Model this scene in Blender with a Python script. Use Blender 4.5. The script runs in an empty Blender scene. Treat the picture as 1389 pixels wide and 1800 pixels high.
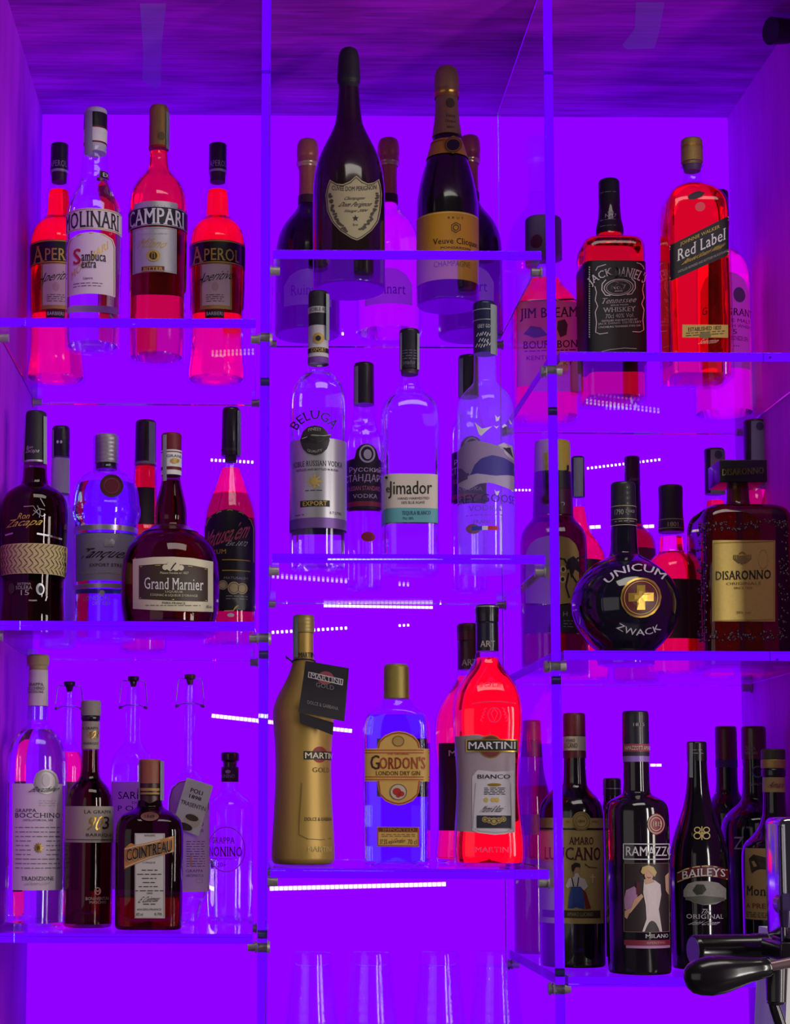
import bpy, math, random
import numpy as np
from mathutils import Vector, Matrix

random.seed(7)
SC = bpy.context.scene
COL = SC.collection
PI = math.pi

# ------------------------------------------------------------------ camera
F = 3200.0                    # focal length in pixels of the 1389 x 1800 frame
PPX, PPY = 450.0, 1080.0      # principal point (the lens is shifted)
TILT, ROLL = math.radians(6.25), 0.0050
EYE = Vector((0.0, 0.0, 1.45))
cam_d = bpy.data.cameras.new('camera')
cam = bpy.data.objects.new('camera', cam_d)
COL.objects.link(cam)
CM = Matrix.Rotation(PI / 2 + TILT, 3, 'X') @ Matrix.Rotation(ROLL, 3, 'Z')
cam.matrix_world = Matrix.Translation(EYE) @ CM.to_4x4()
cam_d.sensor_fit = 'VERTICAL'
cam_d.sensor_height = 24.0
cam_d.lens = F / 1800.0 * 24.0
cam_d.shift_x = (694.5 - PPX) / 1800.0
cam_d.shift_y = (PPY - 900.0) / 1800.0
cam_d.clip_start = 0.05
SC.camera = cam

# ------------------------------------------------------------------ view, world, lamps
SC.view_settings.view_transform = 'Standard'
SC.view_settings.look = 'None'
SC.view_settings.gamma = 1.0
SC.view_settings.exposure = 0.0
SC.view_settings.use_curve_mapping = False
SC.cycles.max_bounces = 20
SC.cycles.transmission_bounces = 14
SC.cycles.glossy_bounces = 18
SC.cycles.diffuse_bounces = 3
SC.cycles.transparent_max_bounces = 40
w = bpy.data.worlds.new('bar_room')
SC.world = w
w.use_nodes = True
w.node_tree.nodes['Background'].inputs[0].default_value = (0.030, 0.027, 0.030, 1)
w.node_tree.nodes['Background'].inputs[1].default_value = 1.0


def lamp(name, loc, aim, sx, sy, power, colour):
    d = bpy.data.lights.new(name, 'AREA')
    d.shape = 'RECTANGLE'
    d.size, d.size_y, d.energy, d.color = sx, sy, power, colour
    o = bpy.data.objects.new(name, d)
    COL.objects.link(o)
    o.location = loc
    o.rotation_euler = (Vector(aim) - Vector(loc)).to_track_quat('-Z', 'Y').to_euler()
    return o


lamp('room_ceiling_lamp', (0.45, 1.20, 3.35), (0.20, 2.5, 1.5), 1.5, 0.6, 12.0, (1.0, 0.93, 0.84))
lamp('bar_window', (1.55, 0.35, 1.55), (0.2, 2.5, 1.5), 0.20, 1.4, 15.0, (1.0, 0.95, 0.90))
lamp('side_window', (2.05, 1.10, 1.60), (0.1, 2.45, 1.5), 0.40, 1.2, 13.0, (1.0, 0.92, 0.84))
lamp('bar_pendant', (-1.70, 0.10, 1.5), (0.3, 2.5, 1.5), 2.2, 1.6, 5.0, (1.0, 0.95, 0.90))  # unseen fill added on the left to brighten the right bay's labels

D = 2.34                      # distance of the shelf fronts
SHELF_DEPTH = 0.46
BACK = D + 0.475              # the glowing back panel


def ray(px, py):
    d = CM @ Vector(((px - PPX) / F, (PPY - py) / F, -1.0))
    return d


def P(px, py, y):
    d = ray(px, py)
    return EYE + d * (y / d.y)


# ------------------------------------------------------------------ materials
def lin(c):
    c = c / 255.0
    return c / 12.92 if c <= 0.04045 else ((c + 0.055) / 1.055) ** 2.4


_m = {}


def new_mat(name):
    m = bpy.data.materials.new(name)
    m.use_nodes = True
    nt = m.node_tree
    for n in list(nt.nodes):
        nt.nodes.remove(n)
    out = nt.nodes.new('ShaderNodeOutputMaterial')
    return m, nt, out


def paint(rgb, rough=0.55, metal=0.0, coat=0.0, gain=1.0, grain=0.0, scale=900.0):
    """Opaque surface; rgb is the surface's own colour in 0..255."""
    key = ('p', rgb, rough, metal, coat, gain, grain, scale)
    if key in _m:
        return _m[key]
    m, nt, out = new_mat('paint')
    b = nt.nodes.new('ShaderNodeBsdfPrincipled')
    c = [min(0.92, lin(v) * gain) for v in rgb]
    b.inputs['Base Color'].default_value = (*c, 1)
    b.inputs['Roughness'].default_value = rough
    b.inputs['Metallic'].default_value = metal
    b.inputs['Coat Weight'].default_value = coat
    b.inputs['Coat Roughness'].default_value = 0.06
    if grain:
        tc = nt.nodes.new('ShaderNodeTexCoord')
        ns = nt.nodes.new('ShaderNodeTexNoise')
        ns.inputs['Scale'].default_value = scale
        ns.inputs['Detail'].default_value = 3
        mx = nt.nodes.new('ShaderNodeMix')
        mx.data_type = 'RGBA'
        mx.inputs['A'].default_value = (*[v * (1 - grain) for v in c], 1)
        mx.inputs['B'].default_value = (*[min(0.95, v * (1 + grain)) for v in c], 1)
        nt.links.new(tc.outputs['Object'], ns.inputs['Vector'])
        nt.links.new(ns.outputs['Fac'], mx.inputs['Factor'])
        nt.links.new(mx.outputs['Result'], b.inputs['Base Color'])
    nt.links.new(b.outputs[0], out.inputs[0])
    _m[key] = m
    return m


def paper(rgb, t=0.35, grain=0.06):
    """Label paper: scatters light from the front and lets some through from behind."""
    key = ('pp', rgb, t, grain)
    if key in _m:
        return _m[key]
    m, nt, out = new_mat('label_paper')
    c = [min(0.92, lin(v)) for v in rgb]
    df = nt.nodes.new('ShaderNodeBsdfDiffuse')
    tl = nt.nodes.new('ShaderNodeBsdfTranslucent')
    tc = nt.nodes.new('ShaderNodeTexCoord')
    ns = nt.nodes.new('ShaderNodeTexNoise')
    ns.inputs['Scale'].default_value = 900.0
    mc = nt.nodes.new('ShaderNodeMix')
    mc.data_type = 'RGBA'
    mc.inputs['A'].default_value = (*[v * (1 - grain) for v in c], 1)
    mc.inputs['B'].default_value = (*[min(0.95, v * (1 + grain)) for v in c], 1)
    mx = nt.nodes.new('ShaderNodeMixShader')
    mx.inputs[0].default_value = t
    L = nt.links.new
    L(tc.outputs['Object'], ns.inputs['Vector']); L(ns.outputs['Fac'], mc.inputs['Factor'])
    L(mc.outputs['Result'], df.inputs[0]); L(mc.outputs['Result'], tl.inputs[0])
    L(df.outputs[0], mx.inputs[1]); L(tl.outputs[0], mx.inputs[2]); L(mx.outputs[0], out.inputs[0])
    _m[key] = m
    return m


def thin_glass(tint=(0.97, 0.97, 1.0), gloss=1.0, rough=0.03, frost=0.0):
    """Wall of a bottle: lets light straight through, mirrors at grazing angles."""
    key = ('g', tint, gloss, rough, frost)
    if key in _m:
        return _m[key]
    m, nt, out = new_mat('bottle_glass')
    tr = nt.nodes.new('ShaderNodeBsdfTransparent')
    tr.inputs[0].default_value = (*tint, 1)
    gl = nt.nodes.new('ShaderNodeBsdfGlossy')
    gl.inputs['Roughness'].default_value = rough
    lw = nt.nodes.new('ShaderNodeLayerWeight')
    lw.inputs[0].default_value = 0.5
    pw = nt.nodes.new('ShaderNodeMath'); pw.operation = 'POWER'
    pw.inputs[1].default_value = 4.5
    ml = nt.nodes.new('ShaderNodeMath'); ml.operation = 'MULTIPLY_ADD'
    ml.inputs[1].default_value = 0.75 * gloss
    ml.inputs[2].default_value = 0.045 * gloss
    mx = nt.nodes.new('ShaderNodeMixShader')
    nt.links.new(lw.outputs['Facing'], pw.inputs[0])
    nt.links.new(pw.outputs[0], ml.inputs[0])
    nt.links.new(ml.outputs[0], mx.inputs[0])
    last = tr
    if frost:
        tl = nt.nodes.new('ShaderNodeBsdfTranslucent')
        tl.inputs[0].default_value = (0.9, 0.88, 0.95, 1)
        df = nt.nodes.new('ShaderNodeBsdfDiffuse')
        df.inputs[0].default_value = (0.85, 0.85, 0.9, 1)
        m2 = nt.nodes.new('ShaderNodeMixShader'); m2.inputs[0].default_value = 0.45
        m3 = nt.nodes.new('ShaderNodeMixShader'); m3.inputs[0].default_value = frost
        nt.links.new(tl.outputs[0], m2.inputs[1]); nt.links.new(df.outputs[0], m2.inputs[2])
        nt.links.new(tr.outputs[0], m3.inputs[1]); nt.links.new(m2.outputs[0], m3.inputs[2])
        last = m3
    nt.links.new(last.outputs[0], mx.inputs[1])
    nt.links.new(gl.outputs[0], mx.inputs[2])
    nt.links.new(mx.outputs[0], out.inputs[0])
    _m[key] = m
    return m


def fluid(rgb, ior=1.35, name='liquid'):
    """Liquid (or solid glass): refracts; rgb is its tint through one bottle."""
    key = ('f', rgb, ior)
    if key in _m:
        return _m[key]
    m, nt, out = new_mat(name)
    rf = nt.nodes.new('ShaderNodeBsdfRefraction')
    rf.inputs['Color'].default_value = (*[math.sqrt(v) for v in rgb], 1)  # reds above full transmission add brightness to the backlit liquid
    rf.inputs['Roughness'].default_value = 0.0
    rf.inputs['IOR'].default_value = ior
    gl = nt.nodes.new('ShaderNodeBsdfGlossy')
    gl.inputs['Roughness'].default_value = 0.0
    gl.inputs['Color'].default_value = (*[min(1.0, 0.2 + math.sqrt(v)) for v in rgb], 1)
    fr = nt.nodes.new('ShaderNodeFresnel')
    fr.inputs[0].default_value = ior
    mx = nt.nodes.new('ShaderNodeMixShader')
    nt.links.new(fr.outputs[0], mx.inputs[0])
    nt.links.new(rf.outputs[0], mx.inputs[1])
    nt.links.new(gl.outputs[0], mx.inputs[2])
    nt.links.new(mx.outputs[0], out.inputs[0])
    _m[key] = m
    return m


def emitter(name, rgb, strength):
    m, nt, out = new_mat(name)
    e = nt.nodes.new('ShaderNodeEmission')
    e.inputs[0].default_value = (*rgb, 1)
    e.inputs[1].default_value = strength
    nt.links.new(e.outputs[0], out.inputs[0])
    return m


def acrylic_mat(sheen):
    """Clear cast acrylic: absorbs red along its length; sheen scales the partial surface reflection."""
    m, nt, out = new_mat('clear_acrylic')
    rf = nt.nodes.new('ShaderNodeBsdfRefraction')
    rf.inputs['Roughness'].default_value = 0.0
    rf.inputs['IOR'].default_value = 1.49
    rf.inputs['Color'].default_value = (0.99, 0.99, 1.0, 1)
    gl = nt.nodes.new('ShaderNodeBsdfGlossy')
    gl.inputs['Roughness'].default_value = 0.0
    gl.inputs['Color'].default_value = (1, 1, 1, 1)
    fr = nt.nodes.new('ShaderNodeFresnel')
    fr.inputs[0].default_value = 1.49
    gt = nt.nodes.new('ShaderNodeMath'); gt.operation = 'GREATER_THAN'; gt.inputs[1].default_value = 0.995
    sc = nt.nodes.new('ShaderNodeMath'); sc.operation = 'MULTIPLY'; sc.inputs[1].default_value = sheen
    mxv = nt.nodes.new('ShaderNodeMath'); mxv.operation = 'MAXIMUM'
    mx = nt.nodes.new('ShaderNodeMixShader')
    L = nt.links.new
    L(fr.outputs[0], gt.inputs[0]); L(fr.outputs[0], sc.inputs[0])
    L(gt.outputs[0], mxv.inputs[0]); L(sc.outputs[0], mxv.inputs[1])
    L(mxv.outputs[0], mx.inputs[0]); L(rf.outputs[0], mx.inputs[1]); L(gl.outputs[0], mx.inputs[2])
    v = nt.nodes.new('ShaderNodeVolumeAbsorption')
    v.inputs['Color'].default_value = (0.1, 0.5, 1.0, 1)
    v.inputs['Density'].default_value = 1.35
    L(mx.outputs[0], out.inputs['Surface'])
    L(v.outputs[0], out.inputs['Volume'])
    return m


def wood_mat(name, axis, c0, c1):
    m, nt, out = new_mat(name)
    b = nt.nodes.new('ShaderNodeBsdfPrincipled')
    b.inputs['Roughness'].default_value = 0.6
    tc = nt.nodes.new('ShaderNodeTexCoord')
    mp = nt.nodes.new('ShaderNodeMapping')
    s = [170, 170, 170]; s[axis] = 9.0
    mp.inputs['Scale'].default_value = s
    n1 = nt.nodes.new('ShaderNodeTexNoise'); n1.inputs['Scale'].default_value = 1.0
    n1.inputs['Detail'].default_value = 6; n1.inputs['Roughness'].default_value = 0.65
    mp2 = nt.nodes.new('ShaderNodeMapping')
    s2 = [16, 16, 16]; s2[axis] = 4.0
    mp2.inputs['Scale'].default_value = s2
    n2 = nt.nodes.new('ShaderNodeTexNoise'); n2.inputs['Scale'].default_value = 1.0
    n2.inputs['Detail'].default_value = 3
    ad = nt.nodes.new('ShaderNodeMath'); ad.operation = 'ADD'
    ramp = nt.nodes.new('ShaderNodeValToRGB')
    ramp.color_ramp.elements[0].position = 0.72
    ramp.color_ramp.elements[0].color = (*[lin(v) for v in c0], 1)
    ramp.color_ramp.elements[1].position = 1.22
    ramp.color_ramp.elements[1].color = (*[lin(v) for v in c1], 1)
    ramp.color_ramp.elements[0].position = 0.36
    ramp.color_ramp.elements[1].position = 0.62
    hf = nt.nodes.new('ShaderNodeMath'); hf.operation = 'MULTIPLY'; hf.inputs[1].default_value = 0.5
    L = nt.links.new
    L(tc.outputs['Object'], mp.inputs[0]); L(tc.outputs['Object'], mp2.inputs[0])
    L(mp.outputs[0], n1.inputs['Vector']); L(mp2.outputs[0], n2.inputs['Vector'])
    L(n1.outputs['Fac'], ad.inputs[0]); L(n2.outputs['Fac'], ad.inputs[1])
    L(ad.outputs[0], hf.inputs[0]); L(hf.outputs[0], ramp.inputs[0])
    L(ramp.outputs[0], b.inputs['Base Color'])
    bp = nt.nodes.new('ShaderNodeBump'); bp.inputs['Strength'].default_value = 0.15
    bp.inputs['Distance'].default_value = 0.002
    L(n1.outputs['Fac'], bp.inputs['Height']); L(bp.outputs[0], b.inputs['Normal'])
    L(b.outputs[0], out.inputs[0])
    return m


# ------------------------------------------------------------------ mesh helpers
def link(name, verts, faces, mat, parent=None, smooth=True, angle=35.0):
    me = bpy.data.meshes.new(name)
    me.from_pydata([tuple(v) for v in verts], [], faces)
    me.validate()
    me.update()
    if smooth:
        me.polygons.foreach_set('use_smooth', [True] * len(me.polygons))
        me.set_sharp_from_angle(angle=math.radians(angle))
    o = bpy.data.objects.new(name, me)
    me.materials.append(mat)
    COL.objects.link(o)
    if parent is not None:
        o.parent = parent
    return o


def box_geo(x0, x1, y0, y1, z0, z1, bev=0.0):
    if bev <= 0:
        v = [(x, y, z) for z in (z0, z1) for y in (y0, y1) for x in (x0, x1)]
        f = [(0, 2, 3, 1), (4, 5, 7, 6), (0, 1, 5, 4), (2, 6, 7, 3), (0, 4, 6, 2), (1, 3, 7, 5)]
        return v, f
    import bmesh
    bm = bmesh.new()
    bmesh.ops.create_cube(bm, size=1.0)
    for q in bm.verts:
        q.co = Vector(((x0 + x1) / 2 + q.co.x * (x1 - x0), (y0 + y1) / 2 + q.co.y * (y1 - y0), (z0 + z1) / 2 + q.co.z * (z1 - z0)))
    bmesh.ops.bevel(bm, geom=bm.edges[:], offset=bev, segments=3, profile=0.5, affect='EDGES')
    bm.verts.index_update()
    v = [tuple(q.co) for q in bm.verts]
    f = [tuple(q.index for q in p.verts) for p in bm.faces]
    bm.free()
    return v, f


def box(name, x0, x1, y0, y1, z0, z1, mat, parent=None, bev=0.0):
    v, f = box_geo(x0, x1, y0, y1, z0, z1, bev)
    return link(name, v, f, mat, parent, smooth=bev > 0)


def merge(*geos):
    V, Fc = [], []
    for v, f in geos:
        o = len(V)
        V += list(v)
        Fc += [tuple(i + o for i in p) for p in f]
    return V, Fc


def tube_geo(a, b, r0, r1=None, seg=20):
    r1 = r0 if r1 is None else r1
    a, b = Vector(a), Vector(b)
    q = (b - a).to_track_quat('Z', 'Y').to_matrix()
    v = []
    for c, r in ((a, r0), (b, r1)):
        for i in range(seg):
            t = 2 * PI * i / seg
            v.append(c + q @ Vector((r * math.cos(t), r * math.sin(t), 0)))
    f = [(i, (i + 1) % seg, seg + (i + 1) % seg, seg + i) for i in range(seg)]
    f += [tuple(range(seg - 1, -1, -1)), tuple(range(seg, 2 * seg))]
    return v, f


def wire_geo(pts, r, seg=8, closed=False):
    pts = [Vector(p) for p in pts]
    n = len(pts)
    v, f = [], []
    for i, p in enumerate(pts):
        a = pts[(i - 1) % n] if (closed or i) else p
        b = pts[(i + 1) % n] if (closed or i < n - 1) else p
        q = (b - a).to_track_quat('Z', 'Y').to_matrix()
        rr = r[i] if isinstance(r, (list, tuple)) else r
        for k in range(seg):
            t = 2 * PI * k / seg
            v.append(p + q @ Vector((rr * math.cos(t), rr * math.sin(t), 0)))
    for i in range(n if closed else n - 1):
        j = (i + 1) % n
        for k in range(seg):
            f.append((i * seg + k, i * seg + (k + 1) % seg, j * seg + (k + 1) % seg, j * seg + k))
    if not closed:
        f += [tuple(range(seg - 1, -1, -1)), tuple(range((n - 1) * seg, n * seg))]
    return v, f


def empty(name, loc, label, cat, group=None, rz=0.0):
    o = bpy.data.objects.new(name, None)
    o.empty_display_size = 0.03
    COL.objects.link(o)
    o.location = loc
    o.rotation_euler = (0, 0, rz)
    tag(o, label, cat, group)
    return o


def tag(o, label, cat, group=None):
    o['label'] = label
    o['category'] = cat
    if group:
        o['group'] = group
    return o


def structure(o):
    o['kind'] = 'structure'
    return o


# text outlines, normalised to their own box
_txt = {}
SERIF = set("""BAILEYS|DISARONNO|Red Label|GREY GOOSE|Veuve Clicquot|BOCCHINO|TRADIZIONE|GRAPPA|WHISKEY|JACK|DANIEL'S|JIM BEAM|CAMPARI|MOLINARI|Grand Marnier|Ruinart|
NONINO|BELUGA|JOHNNIE WALKER|ORIGINAL|GOLD|ORDON'S|G|LA GRAPPA|BARRIQUE|Montenegro|LUCANO|AMARO|APEROL|PEROL|A|NOBLE RUSSIAN VODKA|EXPORT|RUM|GLEN GRANT|BOURBON|VODKA|
Dom Perignon|Champagne|ambuca|S|extra|Tennessee|TEQUILA BLANCO|LIQUEUR|SOLERA|JACK DANIEL DISTILLERY|LONDON DRY GIN|MILANO|Est.1872|The""".replace("\n", "").split("|"))


def text_geo(s, bold=0.0, space=1.0):
    key = (s, bold, space)
    if key in _txt:
        return _txt[key]
    cu = bpy.data.curves.new('t', 'FONT')
    cu.body = s
    cu.resolution_u = 2
    cu.space_character = space * (1.06 if s in SERIF else 1.0)
    cu.fill_mode = 'FRONT'
    ob = bpy.data.objects.new('t', cu)
    COL.objects.link(ob)
    dg = bpy.context.evaluated_depsgraph_get()
    me = bpy.data.meshes.new_from_object(ob.evaluated_get(dg))
    v = np.array([q.co[:2] for q in me.vertices])
    f = [tuple(p.vertices) for p in me.polygons]
    bpy.data.objects.remove(ob)
    bpy.data.curves.remove(cu)
    bpy.data.meshes.remove(me)
    if s in SERIF:
        # feet on the ends of the upright strokes
        cnt = {}
        for p in f:
            for i in range(len(p)):
                k = (min(p[i], p[i - 1]), max(p[i], p[i - 1]))
                cnt[k] = cnt.get(k, 0) + 1
        add, fa = [], []
        for (i, j), c in cnt.items():
            if c != 1:
                continue
            (x0, y0), (x1, y1) = v[i], v[j]
            w = abs(x1 - x0)
            if abs(y1 - y0) < 0.004 and 0.035 < w < 0.17:
                up = any(abs(y0 - q) < 0.02 for q in (v[:, 1].max(), 0.70, 0.72, 0.73, 0.54, 0.55))
                lo_ = abs(y0) < 0.02
                if up or lo_:
                    d = -0.045 if up else 0.045
                    xa, xb = min(x0, x1) - 0.055, max(x0, x1) + 0.055
                    o = len(v) + len(add)
                    add += [(xa, y0), (xb, y0), (xb, y0 + d), (xa, y0 + d)]
                    fa.append((o, o + 1, o + 2, o + 3))
        if add:
            v = np.vstack([v, np.array(add)])
            f = f + fa
    if bold > 0:
        # heavier strokes: the same outline laid down again a little to the side
        b = min(bold, 0.05) * 0.9
        n = len(v)
        v = np.vstack([v, v + np.array([b, 0.0]), v + np.array([b * 0.5, 0.0])])
        f = f + [tuple(i + n for i in p) for p in f] + [tuple(i + 2 * n for i in p) for p in f]
    lo, hi = v.min(0), v.max(0)
    v = (v - lo) / np.maximum(hi - lo, 1e-6)
    _txt[key] = (v, f)
    return _txt[key]


# ------------------------------------------------------------------ the bottle builder
def rounded(pts, lim):
    """Cut the corners of a polyline twice, each cut no longer than lim."""
    for it in range(3):
        out = [pts[0]]
        for i in range(1, len(pts) - 1):
            a, b, c = (np.array(q, float) for q in (pts[i - 1], pts[i], pts[i + 1]))
            la = np.hypot(*(a - b)[:2]) + 1e-9
            lc = np.hypot(*(c - b)[:2]) + 1e-9
            cut = lim / (2.2 ** it)
            out.append(tuple(b + (a - b) * min(0.3, cut / la)))
            out.append(tuple(b + (c - b) * min(0.3, cut / lc)))
        out.append(pts[-1])
        pts = out
    return pts


def section(r, n, k, rot, seg):
    t = np.arange(seg) * 2 * PI / seg
    s, c = np.sin(t), np.cos(t)
    if n > 2.001:
        # even spacing round a superellipse
        t = np.linspace(0, 2 * PI, 721)
        x = np.sign(np.sin(t)) * np.abs(np.sin(t)) ** (2 / n)
        y = np.sign(np.cos(t)) * np.abs(np.cos(t)) ** (2 / n)
        d = np.concatenate([[0], np.cumsum(np.hypot(np.diff(x), np.diff(y)))])
        q = np.arange(seg) * d[-1] / seg
        s, c = np.interp(q, d, x), np.interp(q, d, y)
    x, y = r * s, -k * r * c
    if rot:
        cr, sr = math.cos(rot), math.sin(rot)
        x, y = x * cr - y * sr, x * sr + y * cr
    return x, y


class Prof:
    """A vertical profile in metres: rows (z, r, n, k), z going down."""

    def __init__(self, rows, rot):
        self.rows = rows
        self.rot = rot
        z = np.array([q[0] for q in rows])
        o = np.argsort(z, kind='stable')
        self.z = z[o]
        self.r = np.array([q[1] for q in rows])[o]
        self.n = np.array([q[2] for q in rows])[o]
        self.k = np.array([q[3] for q in rows])[o]
        self.cache = {}

    def at(self, z):
        return (float(np.interp(z, self.z, self.r)), float(np.interp(z, self.z, self.n)), float(np.interp(z, self.z, self.k)))

    def front(self, x, z, off, back=False):
        r, n, k = self.at(z)
        if n < 2.01 and abs(k - 1) < 1e-3:
            r += off
            x = max(-r * 0.9995, min(r * 0.9995, x))
            y = -math.sqrt(r * r - x * x)
            return (x, -y) if back else (x, y)
        key = (round(z * 2500), back)
        if key not in self.cache:
            xs, ys = section(r, n, k, self.rot, 240)
            i, j = int(np.argmin(xs)), int(np.argmax(xs))
            a = [(i + q) % 240 for q in range((j - i) % 240 + 1)]
            b = [(i - q) % 240 for q in range((i - j) % 240 + 1)]
            if (np.mean(ys[a]) < np.mean(ys[b])) == back:
                a, b = b, a
            self.cache[key] = (xs[a], ys[a])
        xs, ys = self.cache[key]
        x = max(xs[0] * 0.999, min(xs[-1] * 0.999, x))
        y = float(np.interp(x, xs, ys))
        e = off / max(r, 1e-4)
        return x * (1 + e), y * (1 + e) + (off if back else -off) * 0.3


FR = {'A': (0, 170, 2.894), 'B': (0, 700, 2.894), 'C': (0, 1120, 2.894), 'D': (440, 60, 2.480), 'E': (450, 500, 2.5255),
      'F': (450, 1020, 2.5255), 'G': (900, 220, 2.8405), 'H': (920, 720, 2.9616), 'I': (920, 1150, 2.7697)}
GLASS = 0.0022


class Bottle:
    def __init__(s, fr, name, label, cx, cy, back, shelf, pts, cat='bottle', group=None, mat=None, lim=40, rot=0.0, square=False,
                 dx=0.0, dy=0.0, seg=56, base=None, heel=5):
        s.fr, s.dx, s.dy = FR[fr], dx, dy
        s.Y = D + back
        px, py = s.px(cx, cy)
        p = P(px, py, s.Y)
        s.X = p.x
        s.z0 = SHELF_Z[shelf] + 0.0004
        s.phi = -math.atan2(s.X, s.Y)
        s.ca = math.cos(s.phi)
        s.cx = cx
        s.rot = (-s.phi + rot) if square else rot
        s.root = empty(name, (s.X, s.Y, s.z0), label, cat, group, s.phi)
        s.acc = {}
        s.order = []
        rows = s.rows(pts, lim, to_base=True, heel=heel)
        s.body = Prof(rows, s.rot)
        s.on = s.body
        s.seg = seg
        if mat is not None:
            s.glass = s.lathe('glass_body', rows, mat, punt=True)

    def px(s, x, y):
        return s.fr[0] + (x + s.dx) / s.fr[2], s.fr[1] + (y + s.dy) / s.fr[2]

    def z_at(s, y, depth, x=None):
        a, b = s.px(s.cx if x is None else x, y)
        return P(a, b, depth).z - s.z0

    def lat(s, x, y, depth):
        a, b = s.px(x, y)
        q = P(a, b, depth)
        return (q.x - s.X * depth / s.Y) * s.ca

    def rows(s, pts, lim, to_base=False, heel=5):
        u = s.Y / F / s.fr[2]
        out = []
        for q in pts:
            y, hw = q[0], q[1]
            n = q[2] if len(q) > 2 else 2.0
            k = q[3] if len(q) > 3 else 1.0
            out.append((s.z_at(y, s.Y), hw * u * s.ca, n, k))
        if to_base:
            z, r, n, k = out[-1]
            if z > 0.004:
                out.append((0.0, r, n, k))
            else:
                out = [q for q in out if q[0] > 0.004]
                out.append((0.0, r, n, k))
        out = rounded(out, lim * u)
        if to_base:
            z, r, n, k = out[-1]
            h = heel * u * 2
            out = [q for q in out[:-1] if q[0] > h] + [(h, r, n, k), (h * 0.45, r - h * 0.12, n, k), (h * 0.12, r - h * 0.45, n, k), (0.0, r - h, n, k)]
        return out

    def lathe(s, name, rows, mat, punt=False, parent=None, seg=None, rot=None, angle=35):
        seg = seg or s.seg
        V, Fc = [], []
        for z, r, n, k in rows:
            x, y = section(max(r, 1e-5), n, k, s.rot if rot is None else rot, seg)
            V += [(float(a), float(b), z) for a, b in zip(x, y)]
        m = len(rows)
        for i in range(m - 1):
            for j in range(seg):
                a, b = i * seg + j, i * seg + (j + 1) % seg
                Fc.append((a, a + seg, b + seg, b))
        V.append((0, 0, rows[0][0]))
        t = len(V) - 1
        Fc += [(t, j, (j + 1) % seg) for j in range(seg)]
        zb, rb, nb, kb = rows[-1]
        V.append((0, 0, zb + (0.28 * rb if punt else 0.0)))
        t = len(V) - 1
        o = (m - 1) * seg
        Fc += [(t, o + (j + 1) % seg, o + j) for j in range(seg)]
        return link(name, V, Fc, mat, parent or s.root, angle=angle)

    def liquid(s, level, mat, name='liquid', inset=GLASS, bottom=None, off=0.005):
        """Liquid inside the glass from a level (frame y) down."""
        zt = s.z_at(level, s.Y) if level is not None else s.body.z[-1] - 0.004
        zb = off if bottom is None else s.z_at(bottom, s.Y)
        zs = sorted(set([zt, zb] + [float(z) for z in s.body.z if zb < z < zt]), reverse=True)
        rows = []
        for z in zs:
            r, n, k = s.body.at(z)
            rows.append((z, max(0.002, r - inset), n, k))
        z, r, n, k = rows[-1]
        rows[-1] = (z, r * 0.96, n, k)
        return s.lathe(name, rows, mat)

    def piece(s, name, pts, mat, lim=3, seg=48, ribs=0, rib_depth=0.025, rot=None):
        """A cap, foil or ring given as its own profile."""
        rows = s.rows(pts, lim)
        if ribs:
            z0, z1 = rows[0][0], rows[-1][0]
            new = []
            for i in range(ribs * 4 + 1):
                z = z0 + (z1 - z0) * i / (ribs * 4)
                p = Prof(rows, 0)
                r, n, k = p.at(z)
                if 0 < i < ribs * 4:
                    r *= 1 - (rib_depth if i % 4 == 2 else 0)
                new.append((z, r, n, k))
            rows = new
        o = s.lathe(name, rows, mat, seg=seg, rot=rot)
        s.last = Prof(rows, s.rot if rot is None else rot)
        return o

    # -- things printed or stuck on a surface
    def spot(s, x, y, off, prof, exact=False, back=False):
        dep = s.Y
        z = s.z_at(y, dep)
        for _ in range(3):
            r = prof.at(z)[0]
            dep = s.Y - (0 if back else r * s.ca)
            z = s.z_at(y, dep)
        l = s.lat(x, y, dep)
        if exact:
            for _ in range(3):
                xx, yy = prof.front(l, z, off, back)
                dep = s.Y + yy * s.ca
                z = s.z_at(y, dep, x)
                l = s.lat(x, y, dep)
        xx, yy = prof.front(l, z, off, back)
        return (xx, yy, z)

    def lab(s, mat, x0=None, x1=None, y0=None, y1=None, top=None, bot=None, name='label', off=0.0005, nx=28, ny=8, on=None, parent=None,
            exact=False, back=False):
        prof = on or s.body
        if top is None:
            top, bot = [(x0, y0), (x1, y0)], [(x0, y1), (x1, y1)]
        tx, ty = zip(*top)
        bx, by = zip(*bot)
        a, b = tx[0], tx[-1]
        V, Fc = [], []
        for i in range(nx + 1):
            u = i / nx
            # denser towards the sides, where a round surface turns away
            u = 0.5 - 0.5 * math.cos(PI * u) if not exact else u
            x = a + (b - a) * u
            yt, yb = float(np.interp(x, tx, ty)), float(np.interp(x, bx, by))
            for j in range(ny + 1):
                V.append(s.spot(x, yt + (yb - yt) * j / ny, off, prof, exact, back))
        for i in range(nx):
            for j in range(ny):
                q = i * (ny + 1) + j
                Fc.append((q, q + 1, q + ny + 2, q + ny + 1))
        return link(name, V, Fc, mat, parent or s.root, angle=60)

    def wrap(s, mat, y0, y1, name='label', on=None, off=0.0005, parent=None, hw=None):
        """A band all the way round (or a wide front sheet on a round bottle)."""
        prof = on or s.body
        z0, z1 = s.spot(s.cx, y0, 0, prof)[2], s.spot(s.cx, y1, 0, prof)[2]
        zs = sorted(set([z0, z1] + [float(z) for z in prof.z if min(z0, z1) < z < max(z0, z1)]), reverse=True)
        seg = 64
        V, Fc = [], []
        for z in zs:
            r, n, k = prof.at(z)
            x, y = section(r + off, n, k, prof.rot, seg)
            V += [(float(a), float(b), z) for a, b in zip(x, y)]
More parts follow.
